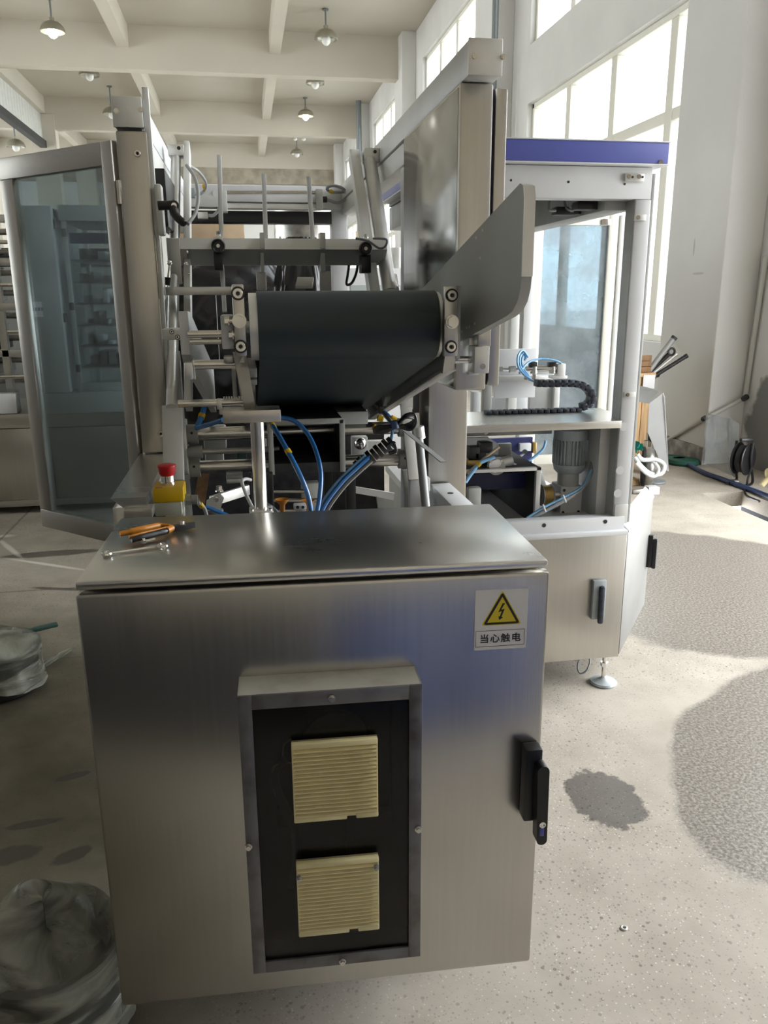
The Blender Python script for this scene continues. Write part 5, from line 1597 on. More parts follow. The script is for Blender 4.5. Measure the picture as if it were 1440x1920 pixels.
MY = 2.93
top = W(1070, 801, 'y', MY).z
z1_, z2_, z3_, z4_, z5_ = (W(1070, y, 'y', MY).z for y in (822, 868, 885, 907, 970))
mx = W(1069, 840, 'y', MY).x
G_(MB().lathe([(0.066, 0), (0.066, top - z1_ - 0.006), (0.060, top - z1_), (0.001, top - z1_)], (mx, MY, z1_), n=36), 'fan_cowl', 'motor')
mb_ = MB().cyl((mx, MY, z2_), (mx, MY, z1_), 0.056, 36)
mo = G_(mb_, 'motor_body', 'motor')
fin = None
for k in range(28):
    a = 2 * PI * k / 28
    c_, s_ = math.cos(a), math.sin(a)
    if c_ > 0.75:
        continue
    G_(MB().obox((mx + c_ * 0.061, MY + s_ * 0.061, (z1_ + z2_) / 2), (c_, s_, 0), (-s_, c_, 0), (0, 0, 1), 0.013, 0.0035, z1_ - z2_ - 0.004), 'cooling_fin', 'motor', mo)
G_(MB().lathe([(0.048, 0), (0.060, 0.012), (0.064, z2_ - z3_), (0.001, z2_ - z3_)], (mx, MY, z3_), n=36), 'end_shield', 'motor')
G_(MB().cyl((mx - 0.002, MY, z4_), (mx - 0.002, MY, z3_), 0.042, 32), 'adapter_flange', 'cast_grey')
gb = G_(MB().box(mx - 0.047, mx + 0.043, MY - 0.045, MY + 0.06, z5_ + 0.004, z4_, 0.005), 'gearbox', 'white_paint')
for dx in (-0.034, 0.030):
    for z in (z4_ - 0.014, z5_ + 0.035):
        G_(MB().cyl((mx + dx, MY - 0.045, z), (mx + dx, MY - 0.0465, z), 0.006, 12), 'bore', 'black', gb)
G_(MB().box(mx - 0.062, mx + 0.062, MY - 0.055, MY + 0.06, 0.6685, z5_ + 0.006, 0.003), 'motor_foot', 'alu')
G_(MB().cyl((mx - 0.047, MY, (z4_ + z5_) / 2), (mx - 0.066, MY, (z4_ + z5_) / 2), 0.034, 24), 'output_flange', 'cast_grey')
tbx = W(1096, 828, 'y', MY)
tx = G_(MB().box(mx + 0.050, mx + 0.098, MY - 0.03, MY + 0.03, z2_ + 0.010, z1_ - 0.002, 0.004), 'terminal_box', 'motor')
G_(MB().cyl((mx + 0.074, MY - 0.028, z2_ + 0.07), (mx + 0.074, MY - 0.034, z2_ + 0.07), 0.011, 16).cyl((mx + 0.074, MY - 0.028, z2_ + 0.024), (mx + 0.076, MY - 0.045, z2_ + 0.022), 0.010, 14), 'terminal_gland', 'alu', tx)
hose('motor_cable', 'grey motor cable with blue hose curving from the gear motor to the front rail', 'cable',
     [(mx + 0.077, MY - 0.045, z2_ + 0.022), W(1110, 872, 'y', 2.86), W(1105, 893, 'y', 2.84), W(1088, 918, 'y', 2.82), W(1060, 937, 'y', 2.80), W(1030, 953, 'y', 2.79), W(990, 975, 'y', 2.79)], 0.0085, 'hose_grey', [])
o_ = hose('air_hose', 'pale blue air hose strapped along the grey motor cable', 'hose',
          [W(1109, 880, 'y', 2.83), W(1092, 911, 'y', 2.81), W(1060, 931, 'y', 2.79), W(1020, 951, 'y', 2.775), W(988, 971, 'y', 2.775)], 0.0045, 'hose_pale')
for x, y in ((1020, 953), (1058, 935)):
    MB().cyl(W(x - 2, y - 7, 'y', 2.768), W(x + 3, y + 7, 'y', 2.768), 0.0035, 8).build('cable_tie', 'label_white', o_)
hose('signal_cable', 'thin black cable hanging from the limit switch beside the gear motor', 'cable', [W(1122, 822, 'y', 2.96), W(1127, 835, 'y', 2.95), W(1122, 852, 'y', 2.93), W(1115, 864, 'y', 2.92), W(1108, 872, 'y', 2.90)], 0.003, 'black')
hose('deck_cable', 'grey cable looping flat on the deck right of the gear motor', 'cable', [W(1072, 930, 'y', 3.0), W(1095, 930, 'y', 3.0), W(1111, 922, 'y', 3.02), W(1108, 912, 'y', 3.05), W(1090, 905, 'y', 3.1)], 0.006, 'hose_grey')
hose('air_hose', 'pale blue hoses with yellow clip entering the dark tunnel of the case packer', 'hose',
     [W(872, 905, 'y', 2.76), W(886, 885, 'y', 2.78), W(900, 868, 'y', 2.79), W(927, 857, 'y', 2.80)], 0.0075, 'hose_pale', [(W(895, 873, 'y', 2.785), W(900, 868, 'y', 2.785))])
hose('air_hose', 'brown air tube slanting above the pale blue hoses of the case packer', 'hose', [W(876, 888, 'y', 2.8), W(905, 862, 'y', 2.8), W(936, 838, 'y', 2.82)], 0.005, 'card')
hose('air_hose', 'clear pale hose arching behind the case packer apron', 'hose', [W(983, 870, 'y', 3.3), W(1000, 858, 'y', 3.3), W(1018, 842, 'y', 3.3), W(1023, 826, 'y', 3.3)], 0.006, 'hose_pale')

# cable chain made of links
cc = thing('cable_chain', 'black plastic cable drag chain curling down onto the shelf', 'cable chain', tuple(W(1060, 770, 'y', 2.95)))
path = [W(x, y, 'y', 2.95) for x, y in ((1003, 718), (1030, 719), (1060, 718), (1088, 720), (1104, 730), (1111, 746), (1105, 758), (1092, 763), (1080, 764))]
# even steps along the path
seg = []
for i in range(len(path) - 1):
    for k in range(12):
        seg.append(path[i].lerp(path[i + 1], k / 12))
step, acc, lastp = 0.0225, 0.0, seg[0]
pts_ = [seg[0]]
for p in seg[1:]:
    if (p - pts_[-1]).length >= step:
        pts_.append(p)
for i in range(len(pts_) - 1):
    d_ = (pts_[i + 1] - pts_[i]).normalized()
    mb = MB().obox((pts_[i] + pts_[i + 1]) / 2, d_, (0, 1, 0), d_.cross(Vector((0, 1, 0))), 0.0215, 0.045, 0.028, 0.004)
    c0 = pts_[i] + Vector((0, -0.0235, 0))
    mb.cyl(c0, c0 + Vector((0, -0.002, 0)), 0.006, 10)
    mb.build('link', 'chain', cc)
for i in range(15):
    x = W(910 + i * 12.0, 770, 'y', 2.95).x
    MB().box(x, x + 0.022, 2.93, 2.975, 1.0605, 1.074, 0.003).build('link', 'chain', cc)
# small pneumatic cylinder on the mounting rail
py_ = thing('pneumatic_cylinder', 'small steel pneumatic cylinder lying above the cable chain', 'cylinder', tuple(W(1015, 708, 'y', 3.25)))
CY = 3.22
MB().cyl(W(982, 692, 'y', CY), W(1048, 690, 'y', CY), 0.013, 18).build('barrel', 'shaft', py_)
MB().cyl(W(930, 693, 'y', CY), W(985, 692, 'y', CY), 0.006, 12).build('piston_rod', 'chrome', py_)
MB().cyl(W(928, 693, 'y', CY), W(942, 693, 'y', CY), 0.012, 6).cyl(W(955, 693, 'y', CY), W(966, 692, 'y', CY), 0.014, 16).build('rod_end', 'steel_old', py_)
fbox(MB(), (1046, 682), (1060, 707), CY - 0.02, 0.04, 0.004).build('clevis', 'alu', py_)
fbox(MB(), (1036, 705), (1064, 710), CY - 0.02, 0.05, 0.002).build('clevis_foot', 'alu', py_)
for x in (1001, 1036):
    fbox(MB(), (x - 6, 679), (x + 7, 688), CY - 0.015, 0.03, 0.003).build('sensor_block', 'black', py_)
    MB().cyl(W(x, 682, 'y', CY), W(x, 700, 'y', CY), 0.015, 14).build('clamp_ring', 'steel_old', py_)
for x in (1000, 985):
    fbox(MB(), (x, 698), (x + 5, 712), CY, 0.015, 0.001).build('stand_off', 'shaft', py_)
for k in range(3):
    hose('air_hose', ('pale blue hose curve', 'second pale blue hose curve', 'third pale blue hose curve')[k] + ' beside the pneumatic cylinder, ' + ('outermost', 'middle one', 'innermost')[k], 'hose',
         [W(1003 - k * 5, 716 - k * 2, 'y', 3.05 + k * 0.015), W(986 + k * 3, 706, 'y', 3.1 + k * 0.015), W(972 + k * 4, 688, 'y', 3.15 + k * 0.015), W(971 + k * 4, 668 + k * 2, 'y', 3.18 + k * 0.015), W(980 + k * 3, 657 + k * 3, 'y', 3.2 + k * 0.015), W(990 - k * 3, 670 + k * 3, 'y', 3.2 + k * 0.015)], 0.0045, 'hose_pale', group='hoses by the pneumatic cylinder')
hose('air_hose', 'pale blue hose running over the pneumatic cylinder to its clevis end', 'hose', [W(974, 700, 'y', 3.15), W(990, 680, 'y', 3.18), W(1015, 673, 'y', 3.2), W(1040, 676, 'y', 3.2), W(1052, 681, 'y', 3.2)], 0.0045, 'hose_pale')
#PART5
# ================================================================== THINGS ALONG THE RIGHT WALL
cr = thing('wooden_crate', 'tall pale wooden crate behind the right post of the case packer', 'crate', (3.30, 6.72, 0))
for i in range(5):
    MB().box(3.18 + i * 0.065, 3.24 + i * 0.065, 6.60, 6.63, 0.0, 0.80, 0.003).build('plank', 'wood', cr)
for i in range(5):
    MB().box(3.505, 3.53, 6.64 + i * 0.065, 6.70 + i * 0.065, 0.0, 0.80, 0.003).build('plank', 'wood', cr)
MB().box(3.16, 3.54, 6.58, 7.0, 0.80, 0.835, 0.003).build('crate_lid', 'wood', cr)
MB().box(3.42, 3.53, 6.574, 6.58, 0.70, 0.82, 0.001).build('paper_tag', 'label_white', cr)
MB().box(3.18, 3.505, 6.63, 6.98, 0.01, 0.79).build('crate_core', 'card', cr)
pb = thing('pallet_block', 'small dark wooden box on the crate holding the metal rods', 'box', (3.30, 6.78, 0.835))
for i in range(3):
    MB().box(3.17, 3.52, 6.64, 6.66, 0.838 + i * 0.05, 0.884 + i * 0.05, 0.002).build('plank', 'wood_dark', pb)
MB().box(3.17, 3.52, 6.68, 6.95, 0.838, 0.97).build('box_core', 'wood_dark', pb)
rods = (((1204, 712), (1265, 632), 0.024, 'alu_grey', 'thick grey tube, steepest of the rods fanning out of the dark box'),
        ((1206, 708), (1254, 664), 0.020, 'black', 'black rod with eye end among the rods fanning out of the box'),
        ((1204, 716), (1268, 664), 0.016, 'alu', 'pale rod leaning between the black rod and the lowest bar'),
        ((1203, 720), (1288, 667), 0.019, 'dark_mech', 'dark bar leaning lowest and longest of the fanned rods'),
        ((1205, 726), (1235, 703), 0.013, 'alu_grey', 'short grey stub rod under the fanned rods'))
for ir, (a_, b_, r_, m, lb_) in enumerate(rods):
    yr = 6.69 + 0.052 * ir
    t = thing('metal_rod', lb_, 'rod', tuple(W(*a_, 'y', yr)), group='metal rods in the box')
    s_, e_ = W(*a_, 'y', yr), W(*b_, 'y', yr - 0.06)
    MB().cyl(s_, e_, r_, 12).build('shaft', m, t)
    if m == 'black':
        MB().tube([e_ + Vector((0.03 * math.cos(k * 0.785), 0, 0.03 * math.sin(k * 0.785))) + (e_ - s_).normalized() * 0.03 for k in range(8)], 0.010, 8, closed=True).build('eye', 'black', t)
    else:
        MB().cyl(e_ - (e_ - s_).normalized() * 0.02, e_ + (e_ - s_).normalized() * 0.004, r_ * 1.15, 12).build('end_cap', 'dark_mech' if m != 'alu' else m, t)
gs = thing('guard_sheet', 'pale bent sheet metal guard leaning beside the wooden crate', 'sheet metal', (3.4, 6.15, 0))
sh_ = [W(1217, 757, 'y', 6.20), W(1243, 737, 'y', 6.15), W(1246, 745, 'y', 6.13), W(1253, 884, 'y', 6.10), W(1243, 878, 'y', 6.12), W(1215, 812, 'y', 6.2)]
MB().prism(sh_, (0.01, 0.012, 0)).build('side_leaf', 'white_paint', gs)
MB().prism([W(1190, 722, 'y', 6.35), W(1240, 735, 'y', 6.16), W(1217, 757, 'y', 6.20), W(1190, 752, 'y', 6.25)], (0, 0.01, 0.008)).build('top_leaf', 'alu_grey', gs)
# flanged wheel with hose
wl_ = thing('flanged_wheel', 'steel and black flanged wheel standing on a wood block behind the case packer', 'wheel', (3.15, 5.95, 0))
wc = W(1207, 878, 'y', 5.95)
ax_ = Vector((0.92, -0.39, 0)).normalized()
MB().lathe([(0.001, 0), (0.155, 0), (0.165, 0.02), (0.165, 0.05), (0.15, 0.07), (0.05, 0.07), (0.05, 0.10), (0.001, 0.10)], wc + Vector((0, 0, 0.01)), ax_, 32).build('rim', 'steel_old', wl_)
MB().lathe([(0.13, -0.012), (0.135, 0.0), (0.168, 0.0), (0.168, -0.012)], wc + Vector((0, 0, 0.01)), ax_, 32).build('tyre', 'black_rough', wl_)
hose('white_hose', 'coiled whitish hose draped over the flanged wheel', 'hose', [W(1190, 858, 'y', 5.8), W(1203, 875, 'y', 5.75), W(1220, 888, 'y', 5.72), W(1240, 888, 'y', 5.72), W(1245, 872, 'y', 5.74), W(1230, 862, 'y', 5.76), W(1205, 862, 'y', 5.78), W(1195, 852, 'y', 5.8)], 0.018, 'hose_white')
hose('white_hose', 'inner coil of whitish hose hanging down the flanged wheel', 'hose', [W(1192, 868, 'y', 5.70), W(1212, 888, 'y', 5.69), W(1228, 893, 'y', 5.69), W(1235, 880, 'y', 5.70), W(1228, 868, 'y', 5.72)], 0.014, 'hose_white')
for i, (x, y0, y1, lb_) in enumerate(((1210, 826, 858, 'slim steel cup standing left of the two behind the flanged wheel'), (1222, 829, 860, 'wider steel cup standing right of the two behind the flanged wheel'))):
    a_, c_ = W(x, y1, 'y', 6.3), W(x, y0, 'y', 6.3)
    t = thing('steel_can', lb_, 'can', (a_.x, 6.3, 0), group='steel cups behind the wheel')
    r_ = 0.022 if i == 0 else 0.030
    MB().lathe([(r_ * 0.9, 0), (r_, 0.02), (r_, c_.z), (r_ * 0.93, c_.z), (r_ * 0.93, 0.03), (0.001, 0.03)], (a_.x, 6.3, 0), n=20).build('body', 'shaft', t)
rg = MB().grid(lambda u, v: W(1190 + 13 * u, 830 + 16 * v, 'y', 5.86) + Vector((0, 0.03 * math.sin(9 * u + 4 * v), 0.012 * math.sin(11 * v + 5 * u))), 10, 10)
rg.build('cloth', 'teal', label='crumpled teal cloth lying on top of the flanged wheel', cat='cloth')
wbk = MB()
wbk.box(3.02, 3.10, 5.90, 6.05, 0.0, 0.05, 0.003)
wk_ = wbk.build('wood_block', 'wood', label='small wooden block under the flanged wheel', cat='block')
MB().lathe([(0.085, 0), (0.09, 0.008), (0.085, 0.02), (0.001, 0.022)], W(1227, 905, 'z', 0.0), n=28).build('base_disc', 'gland_grey', label='flat dark round plate on the floor right of the wheel', cat='plate')
tb_ = thing('floor_bar', 'low steel bar with square end lying on the floor behind the angled panel', 'bar', tuple(W(1205, 920, 'z', 0.0)))
a_, c_ = W(1186, 922, 'z', 0.02), W(1212, 919, 'z', 0.03)
MB().bar(a_, c_, 0.03, 0.03, 0.003).build('bar', 'steel_old', tb_)
MB().box(c_.x, c_.x + 0.09, c_.y - 0.04, c_.y + 0.04, 0.0, 0.06, 0.004).build('end_block', 'white_paint', tb_)
rs = MB().prism([W(1247, 785, 'y', 7.6), W(1258, 777, 'y', 7.6), W(1255, 820, 'y', 7.5), W(1249, 822, 'y', 7.5)], (0.0, 0.02, 0))
rs.build('red_board', 'red', label='red board standing on edge behind the sheet metal guard', cat='board')
bo_ = MB().box(4.0, 4.06, 7.45, 7.5, 0.0, 0.24, 0.004).build('black_post', 'black_rough', label='short black post under the red board at the wall', cat='post')
for x, y, lb_ in ((1264, 866, 'dark green pad on the floor, left of the two near the wall'), (1281, 870, 'dark green pad on the floor, right of the two near the wall')):
    q = W(x, y, 'z', 0.0)
    MB().lathe([(0.13, 0), (0.14, 0.02), (0.13, 0.045), (0.09, 0.05), (0.001, 0.05)], q, n=24).build('floor_pad', 'green_pad', label=lb_, cat='pad', group='green floor pads')
hose('floor_hose', 'dark blue hose lying along the foot of the right wall', 'hose', [W(1292, 872, 'z', 0.02), W(1320, 886, 'z', 0.02), W(1350, 897, 'z', 0.02), W(1380, 908, 'z', 0.02), W(1410, 919, 'z', 0.02), W(1460, 938, 'z', 0.03)], 0.020, 'hose_navy')
# clear sheet on a low stand, cable reel
cs = thing('clear_sheet', 'clear plastic sheet standing upright in front of the wall corner', 'sheet', (4.0, 6.0, 0))
MB().prism([W(1324, 774, 'y', 6.15), W(1369, 786, 'y', 5.95), W(1379, 895, 'y', 5.93), W(1318, 868, 'y', 6.15)], (0.004, 0.008, 0)).build('sheet', 'clear_sheet', cs)
MB().prism([W(1367, 781, 'y', 5.94), W(1386, 795, 'y', 5.86), W(1386, 850, 'y', 5.86), W(1377, 897, 'y', 5.90), W(1367, 880, 'y', 5.94)], (0.006, 0.01, 0)).build('side_leaf', 'clear_sheet', cs)
MB().cyl(W(1368, 903, 'y', 5.84), W(1383, 903, 'y', 5.84), 0.02, 12).build('foot_bar', 'shaft', cs)
kr = thing('cable_reel', 'black cable reel on its stand by the clear sheet', 'cable reel', tuple(W(1394, 893, 'z', 0.0)))
kc = W(1393, 860, 'y', 5.75)
kax = Vector((0.55, -0.83, 0)).normalized()
MB().lathe([(0.001, -0.05), (0.125, -0.05), (0.130, -0.045), (0.130, -0.038), (0.08, -0.036), (0.08, 0.036), (0.130, 0.038), (0.130, 0.045), (0.125, 0.05), (0.001, 0.05)], kc, kax, 32).build('drum', 'black', kr)
MB().lathe([(0.085, -0.034), (0.11, -0.02), (0.11, 0.02), (0.085, 0.034)], kc, kax, 28).build('wound_cable', 'black_rough', kr)
MB().box(kc.x - 0.05, kc.x + 0.06, 5.72, 5.75, kc.z + 0.14, kc.z + 0.17, 0.006).build('handle', 'black', kr)
lg_ = MB()
for s in (-1, 1):
    o1 = kc + kax * 0.065 * s
    lg_.tube([o1 + Vector((0.0, 0, 0.14)), o1 + Vector((0, 0, -0.02)), Vector((o1.x + 0.07, o1.y + 0.05, 0.02)), Vector((o1.x - 0.08, o1.y - 0.05, 0.02))], 0.011, 8)
lg_.build('stand', 'black', kr)
MB().tube([kc + Vector((0.03, -0.08, -0.06)), W(1402, 898, 'y', 5.6), W(1400, 915, 'z', 0.01), W(1396, 922, 'z', 0.01), W(1402, 931, 'z', 0.008), W(1424, 940, 'z', 0.008)], 0.009, 8).build('loose_cable', 'black', kr)
# painted drain pipes on pillar and wall
dp = thing('drain_pipe', 'thin painted pipe running down the wall and along the pillar', 'pipe', tuple(W(1320, 786, 'y', 6.5)))
MB().cyl(W(1436, 480, 'x', 4.37), W(1397, 745, 'x', 4.37), 0.022, 12).build('riser', 'pipe_paint', dp)
MB().cyl(W(1397, 746, 'x', 4.35), W(1326, 783, 'y', 6.50), 0.019, 12).cyl(W(1322, 784, 'x', 4.03), W(1254, 824, 'x', 4.03), 0.019, 12).build('sloping_run', 'pipe_paint', dp)
MB().cyl(W(1318, 786, 'x', 4.01), W(1323, 783, 'x', 4.01), 0.023, 12).cyl(W(1394, 748, 'x', 4.33), W(1400, 744, 'x', 4.33), 0.026, 12).build('elbow', 'dark_mech', dp)
MB().tube([W(1428, 910, 'y', 5.2), W(1445, 895, 'y', 5.2), W(1470, 890, 'y', 5.2)], [0.02] * 6 + [0.07] * 6 + [0.1], 12).build('sack', 'sack', label='yellowish sack end at the right edge beside the cable reel', cat='sack')
wsq = W(1170, 1741, 'z', 0.0)
wsh = MB()
wsh.tube([(wsq.x + 0.0062 * math.cos(k * PI / 8), wsq.y + 0.0062 * math.sin(k * PI / 8), 0.0015) for k in range(16)], 0.0028, 8, smooth=False, closed=True)
wsh.build('washer', 'alu', label='small pale washer lying alone on the concrete floor', cat='washer')


# ================================================================== LEFT FLOOR: bagged bins
def bagged_bin(cx, cy, r, h, name, label, lean, seed):
    rnd = random.Random(seed)
    ph = [rnd.uniform(0, 6.28) for _ in range(8)]
    t = thing(name, label, 'bin', (cx, cy, 0))
    MB().lathe([(r * 0.92, 0), (r * 1.04, 0.012), (r * 1.06, h * 0.86), (r * 1.16, h * 0.90), (r * 1.16, h * 0.94), (r * 1.04, h * 0.95), (r * 0.96, h * 0.86), (r * 0.92, 0.03), (0.001, 0.03)], (cx, cy, 0), n=40).build('bucket', 'black', t)
    MB().ball((cx, cy, h * 0.72), r * 0.9, (1, 1, 0.55), 20).build('contents', 'black_rough', t)

    def f(u, v):
        a = 2 * PI * u
        fold = 0.05 * math.sin(3 * a + ph[0]) + 0.03 * math.sin(7 * a + ph[1] + 4 * v) + 0.015 * math.sin(15 * a + 9 * v + ph[2])
        if v < 0.5:
            s = v / 0.5
            rr = r * (1.20 + fold * (1.2 - s)) + 0.012 * max(0, 0.5 - s)
            z = 0.22 * h + h * 0.75 * s + 0.05 * h * math.sin(2 * a + ph[3]) * (1 - s)
        else:
            s = (v - 0.5) / 0.5
            rr = r * (1.20 + fold * 0.2 * (1 - s)) * math.cos(s * PI / 2) + 0.0005
            z = h * 0.97 + 0.26 * h * math.sin(s * PI / 2) * (1.0 + lean[2] * math.cos(a - 2.4))
            z += 0.035 * h * math.sin(rr * math.cos(a - 0.9) / r * 6 + ph[6]) * math.sin(s * PI)
        return Vector((cx + rr * math.cos(a) + lean[0] * z, cy + rr * math.sin(a) + lean[1] * z, z))
    MB().grid(f, 96, 44).build('plastic_bag', 'bag', t, smooth=180)
    return t


b1 = bagged_bin(-0.455, 1.435, 0.118, 0.25, 'bagged_bin', 'black bin wrapped in a translucent bag at the lower left beside the cabinet', (0.0, 0.0, 0.6), 3)
b2 = bagged_bin(-1.02, 3.10, 0.135, 0.19, 'bagged_bin', 'smaller bagged black tub on the floor farther back at the left edge', (0.0, 0.0, 0.3), 9)
tl = MB().grid(lambda u, v: W(68 + 66 * u, 1253 - 36 * u + (16 - 8 * u) * (v - 0.5), 'z', 0.02 + 0.02 * math.sin(7 * u + 5 * v)), 16, 6)
tl.build('torn_strip', 'bag', b2)
gd_ = thing('green_paddle', 'green flat paddle handle sticking out over the smaller bagged tub', 'paddle', tuple(W(85, 1178, 'z', 0.2)))
MB().bar(W(62, 1181, 'z', 0.20), W(108, 1170, 'z', 0.205), 0.035, 0.014, 0.005).build('blade', 'teal' if False else 'green_dark', gd_)
MB().bar(W(40, 1186, 'z', 0.198), W(64, 1180, 'z', 0.20), 0.020, 0.014, 0.004).build('grip', 'green_dark', gd_)

# ================================================================== LEFT BACKGROUND MACHINES
ln = thing('packing_bench', 'long stainless bench cabinet on the floor behind the open glass door', 'bench', (-2.0, 6.3, 0))
MB().box(-3.2, -0.80, 5.92, 6.9, 0.62, 0.72, 0.006).build('bench_top', 'steel_h', ln)
for i in range(4):
    x0 = -3.18 + i * 0.595
    MB().box(x0, x0 + 0.585, 5.93, 5.95, 0.10, 0.615, 0.004).build('panel', 'steel', ln)
MB().box(-3.18, -0.81, 5.96, 6.9, 0.10, 0.62).build('bench_body', 'steel_old', ln)
MB().box(-3.2, -0.80, 5.91, 5.95, 0.055, 0.10, 0.003).build('bottom_rail', 'steel_h', ln)
for i in range(5):
    MB().cyl((-3.1 + i * 0.55, 6.1, 0), (-3.1 + i * 0.55, 6.1, 0.1), 0.03, 12).build('foot', 'dark_mech', ln)
MB().box(-1.50, -0.80, 5.88, 6.8, 0.72, 0.86, 0.004).build('plinth', 'cab_grey', ln)
gc = thing('control_cabinet', 'plain grey control cabinet with paper label standing on the bench behind the glass', 'cabinet', (-1.33, 6.3, 0.86))
MB().box(-1.46, -1.225, 5.9, 6.75, 0.862, 2.09, 0.006).build('body', 'cab_grey', gc)
a_, c_ = W(48, 566, 'y', 5.895), W(80, 594, 'y', 5.895)
lb2 = MB().box(a_.x, c_.x, 5.892, 5.899, c_.z, a_.z).build('paper_label', 'label_white', gc)
for i in range(5):
    x = a_.x + 0.014 + i * 0.020
    MB().box(x, x + 0.014, 5.8905, 5.892, (a_.z + c_.z) / 2 - 0.010, (a_.z + c_.z) / 2 + 0.012).build('label_print', 'gland_grey', lb2)
for y in (0.30, 0.68):
    MB().cyl((-1.213, 5.93, 0.86 + y * 1.6), (-1.213, 5.93, 0.92 + y * 1.6), 0.012, 12).build('hinge', 'black', gc)
gk = thing('glazed_rack', 'glazed rack cabinet with blue band and shelves beside the grey control cabinet', 'cabinet', (-1.0, 6.3, 0.86))
for x0, x1 in ((-1.18, -1.15), (-0.845, -0.80)):
    MB().box(x0, x1, 5.95, 6.0, 0.862, 2.06, 0.003).build('stile', 'cab_grey', gk)
    MB().box(x0, x1, 6.7, 6.75, 0.862, 2.06, 0.003).build('stile', 'cab_grey', gk)
MB().box(-1.19, -0.79, 5.94, 6.75, 2.0, 2.10, 0.004).build('top_box', 'cab_grey', gk)
MB().box(-1.15, -0.845, 5.95, 6.0, 0.862, 0.92, 0.003).build('bottom_rail', 'cab_grey', gk)
MB().box(-1.15, -0.845, 6.02, 6.04, 1.86, 1.93, 0.002).build('blue_band', 'blue_paint', gk)
for i in range(6):
    z = 1.02 + i * 0.145
    MB().box(-1.15, -0.845, 6.0, 6.7, z, z + 0.012, 0.001).build('shelf', 'steel_h', gk)
    rr_ = random.Random(i)
    for k in range(4):
        x = -1.13 + k * 0.07
        w_ = rr_.uniform(0.03, 0.06)
        MB().box(x, x + w_, 6.1 + rr_.uniform(0, 0.2), 6.45, z + 0.012, z + rr_.uniform(0.04, 0.11), 0.004).build('stored_part', ['dark_mech', 'alu', 'steel_old', 'white_paint'][rr_.randrange(4)], gk)
MB().box(-1.15, -0.845, 5.965, 5.971, 0.92, 2.0).build('pane', 'cab_glass', gk)
for z in (1.0, 1.42, 1.9):
    MB().cyl((-1.165, 5.945, z), (-1.165, 5.945, z + 0.05), 0.016, 10).build('hinge', 'black', gk)
rk_ = thing('roller_frame', 'open steel frame with stacked rails at the far left edge on the bench', 'machine', (-2.0, 6.4, 0.72))
for x in (-2.6, -1.70):
    for y in (6.1, 6.8):
        MB().box(x, x + 0.05, y, y + 0.05, 0.722, 2.1, 0.004).build('upright', 'alu', rk_)
for i, z in enumerate((0.95, 1.10, 1.26, 1.42, 1.58, 1.72, 1.86, 2.0)):
    MB().box(-2.62, -1.52, 6.08 + 0.02 * (i % 3), 6.12 + 0.02 * (i % 3), z, z + (0.05 if i % 2 else 0.025), 0.003).build('rail', 'alu' if i % 2 else 'shaft', rk_)
    MB().cyl((-2.6, 6.4, z - 0.04), (-1.58, 6.4, z - 0.04), 0.022, 12).build('roller', 'steel_old', rk_)
for i in range(6):
    MB().box(-1.95 + 0.05 * (i % 2), -1.72, 6.2, 6.5, 0.98 + i * 0.17, 1.04 + i * 0.17, 0.006).build('carriage', ['white_paint', 'dark_mech', 'alu'][i % 3], rk_)
MB().box(-2.6, -1.6, 5.93, 6.05, 0.722, 0.86, 0.004).build('front_cover', 'white_paint', rk_)
dk = thing('dark_machine', 'dark enclosed machine block standing behind the grey control cabinet', 'machine', (-2.2, 7.6, 0))
MB().box(-3.6, -0.75, 7.3, 8.2, 0.02, 1.9, 0.01).build('body', 'dark_mech', dk)
MB().box(-3.6, -0.75, 7.28, 7.3, 0.1, 1.75, 0.004).build('front', 'plate_grey', dk)

# ================================================================== BEHIND THE FRAME
fr2 = thing('film_bundle', 'large bundle wrapped in shiny black film behind the cross beam', 'bundle', (0.05, 4.9, 0.0))


def ff(u, v):
    a = 2 * PI * u
    x = -0.48 + 0.80 * v
    e_ = math.sqrt(max(0.0, 1 - abs(2 * v - 1) ** 5))
    rr = (0.50 * e_ + 0.001) * (1 + 0.05 * math.sin(5 * a + 9 * v) + 0.03 * math.sin(11 * a + 17 * v) + 0.02 * math.sin(23 * a - 13 * v))
    return Vector((x, 4.95 + 0.6 * rr * math.cos(a), 1.13 + 1.18 * rr * math.sin(a)))


MB().grid(ff, 80, 40).build('film_wrap', 'foil_black', fr2, smooth=60)
MB().box(-0.40, 0.24, 4.72, 5.2, 0.0, 0.62, 0.01).build('pallet_core', 'black_rough', fr2)
ff2 = thing('film_sack', 'glossy black film sack hanging right of the wrapped bundle', 'sack', (0.32, 4.42, 1.2))


def fs(u, v):
    a = 2 * PI * u
    e_ = math.sin(PI * (0.06 + 0.88 * v)) ** 0.45
    rr = 0.150 * e_ * (1 + 0.12 * math.sin(6 * a + 4 * v) + 0.08 * math.sin(13 * a - 9 * v))
    return Vector((0.315 + rr * math.cos(a) + 0.05 * (1 - v), 4.42 + 0.6 * rr * math.sin(a), 1.10 + 0.70 * v))


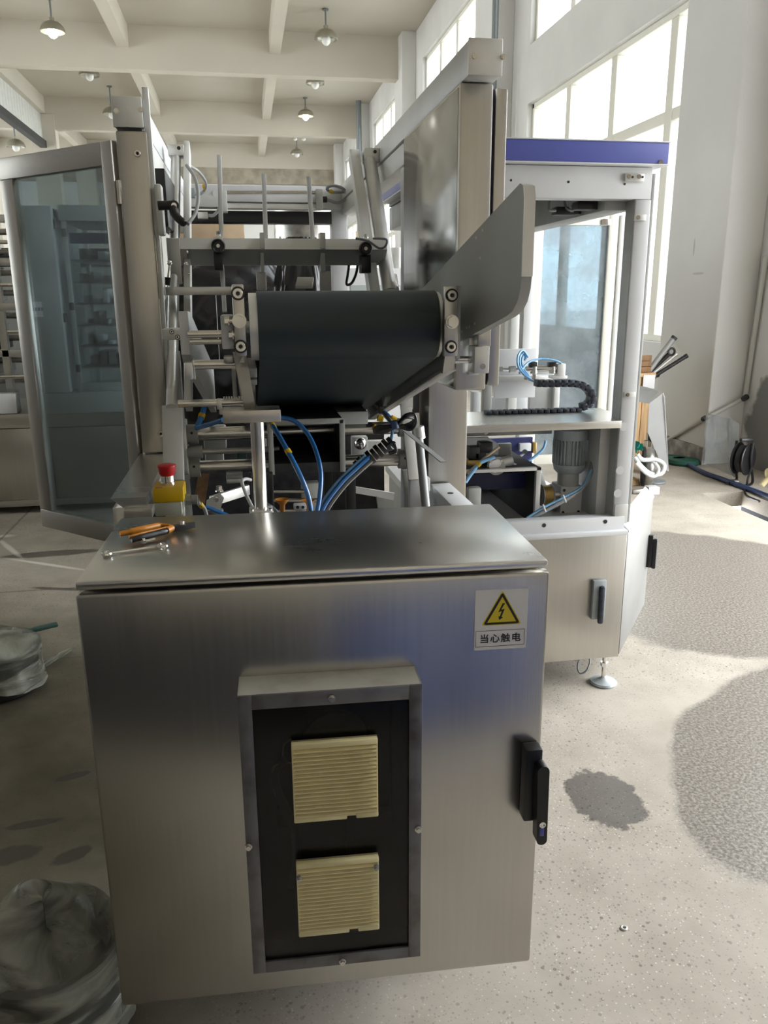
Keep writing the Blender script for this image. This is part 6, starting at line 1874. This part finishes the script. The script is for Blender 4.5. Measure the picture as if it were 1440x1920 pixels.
MB().grid(fs, 60, 30).build('film', 'foil_black', ff2, smooth=60)
MB().box(0.22, 0.44, 4.36, 4.48, 0.0, 1.14, 0.01).build('stand', 'dark_mech', ff2)
for i, (x0, x1, y0, y1, z1, m, lb_) in enumerate(((-0.55, 0.05, 7.9, 8.4, 2.22, 'card', 'tall tan carton stack behind the dark beam, left'), (0.35, 0.85, 7.9, 8.4, 2.25, 'card', 'tall tan carton stack behind the dark beam, right'))):
    t = thing('carton_stack', lb_, 'carton', ((x0 + x1) / 2, (y0 + y1) / 2, 0), group='tan carton stacks')
    nz = 5
    for k in range(nz):
        MB().box(x0 + 0.01 * (k % 2), x1 - 0.01 * ((k + 1) % 2), y0, y1, z1 * k / nz + 0.002, z1 * (k + 1) / nz, 0.008).build('carton', m, t)
dr_ = thing('steel_hopper', 'steel hopper drum on legs seen between the right fingers', 'hopper', (0.62, 6.8, 0))
MB().lathe([(0.10, 0), (0.26, 0.16), (0.28, 0.18), (0.28, 0.5), (0.001, 0.5)], (0.55, 6.8, 1.75), n=28).build('drum', 'steel_old', dr_)
for sx_, sy_ in ((-1, -1), (-1, 1), (1, -1), (1, 1)):
    MB().cyl((0.55 + 0.25 * sx_, 6.8 + 0.25 * sy_, 0), (0.55 + 0.24 * sx_, 6.8 + 0.24 * sy_, 1.95), 0.02, 10).build('leg', 'alu', dr_)
mx2 = thing('white_machine', 'white machine housing standing farther back between the frames', 'machine', (1.6, 8.0, 0))
MB().box(0.95, 1.75, 7.6, 8.6, 0.05, 1.75, 0.01).build('housing', 'white_paint', mx2)
MB().box(0.98, 1.72, 7.59, 7.6, 1.2, 1.6, 0.004).build('hatch', 'cab_grey', mx2)
MB().cyl((1.15, 8.0, 1.75), (1.15, 8.0, 2.1), 0.06, 14).cyl((1.5, 8.0, 1.75), (1.5, 8.0, 1.95), 0.09, 14).build('stack_pipe', 'alu', mx2)
MB().box(1.0, 1.7, 7.7, 8.5, 0.0, 0.05).build('foot_frame', 'dark_mech', mx2)

# ================================================================== behind the photographer: added unseen shapes that tint and darken the steel door's reflection
tc_ = thing('reflect_cabinet', 'added unseen blue cabinet giving the steel cabinet door its blue sheen', 'cabinet', (0.85, -0.55, 0))
MB().box(0.12, 1.55, -0.9, -0.22, 0.06, 1.02, 0.006).build('body', 'reflect_blue', tc_)
for i in range(2):
    MB().box(0.14 + i * 0.71, 0.82 + i * 0.71, -0.22, -0.20, 0.09, 0.99, 0.004).build('door', 'reflect_blue', tc_)
    MB().box(0.76 + i * 0.08, 0.775 + i * 0.08, -0.20, -0.18, 0.5, 0.62, 0.003).build('handle', 'alu', tc_)
MB().box(0.12, 1.55, -0.9, -0.20, 1.02, 1.05, 0.004).build('top', 'gland_grey', tc_)
MB().box(0.15, 1.52, -0.88, -0.26, 0.0, 0.06).build('plinth', 'black', tc_)
tb2 = thing('reflect_bench', 'added unseen dark bench giving the steel cabinet door its dark band', 'bench', (-1.0, -0.6, 0))
MB().box(-2.0, 0.05, -0.95, -0.25, 0.05, 0.95, 0.006).build('body', 'dark_mech', tb2)
MB().box(-2.0, 0.05, -0.97, -0.22, 0.95, 1.0, 0.004).build('top', 'dark_mech', tb2)
MB().box(-1.95, 0.0, -0.9, -0.3, 0.0, 0.05).build('plinth', 'black', tb2)
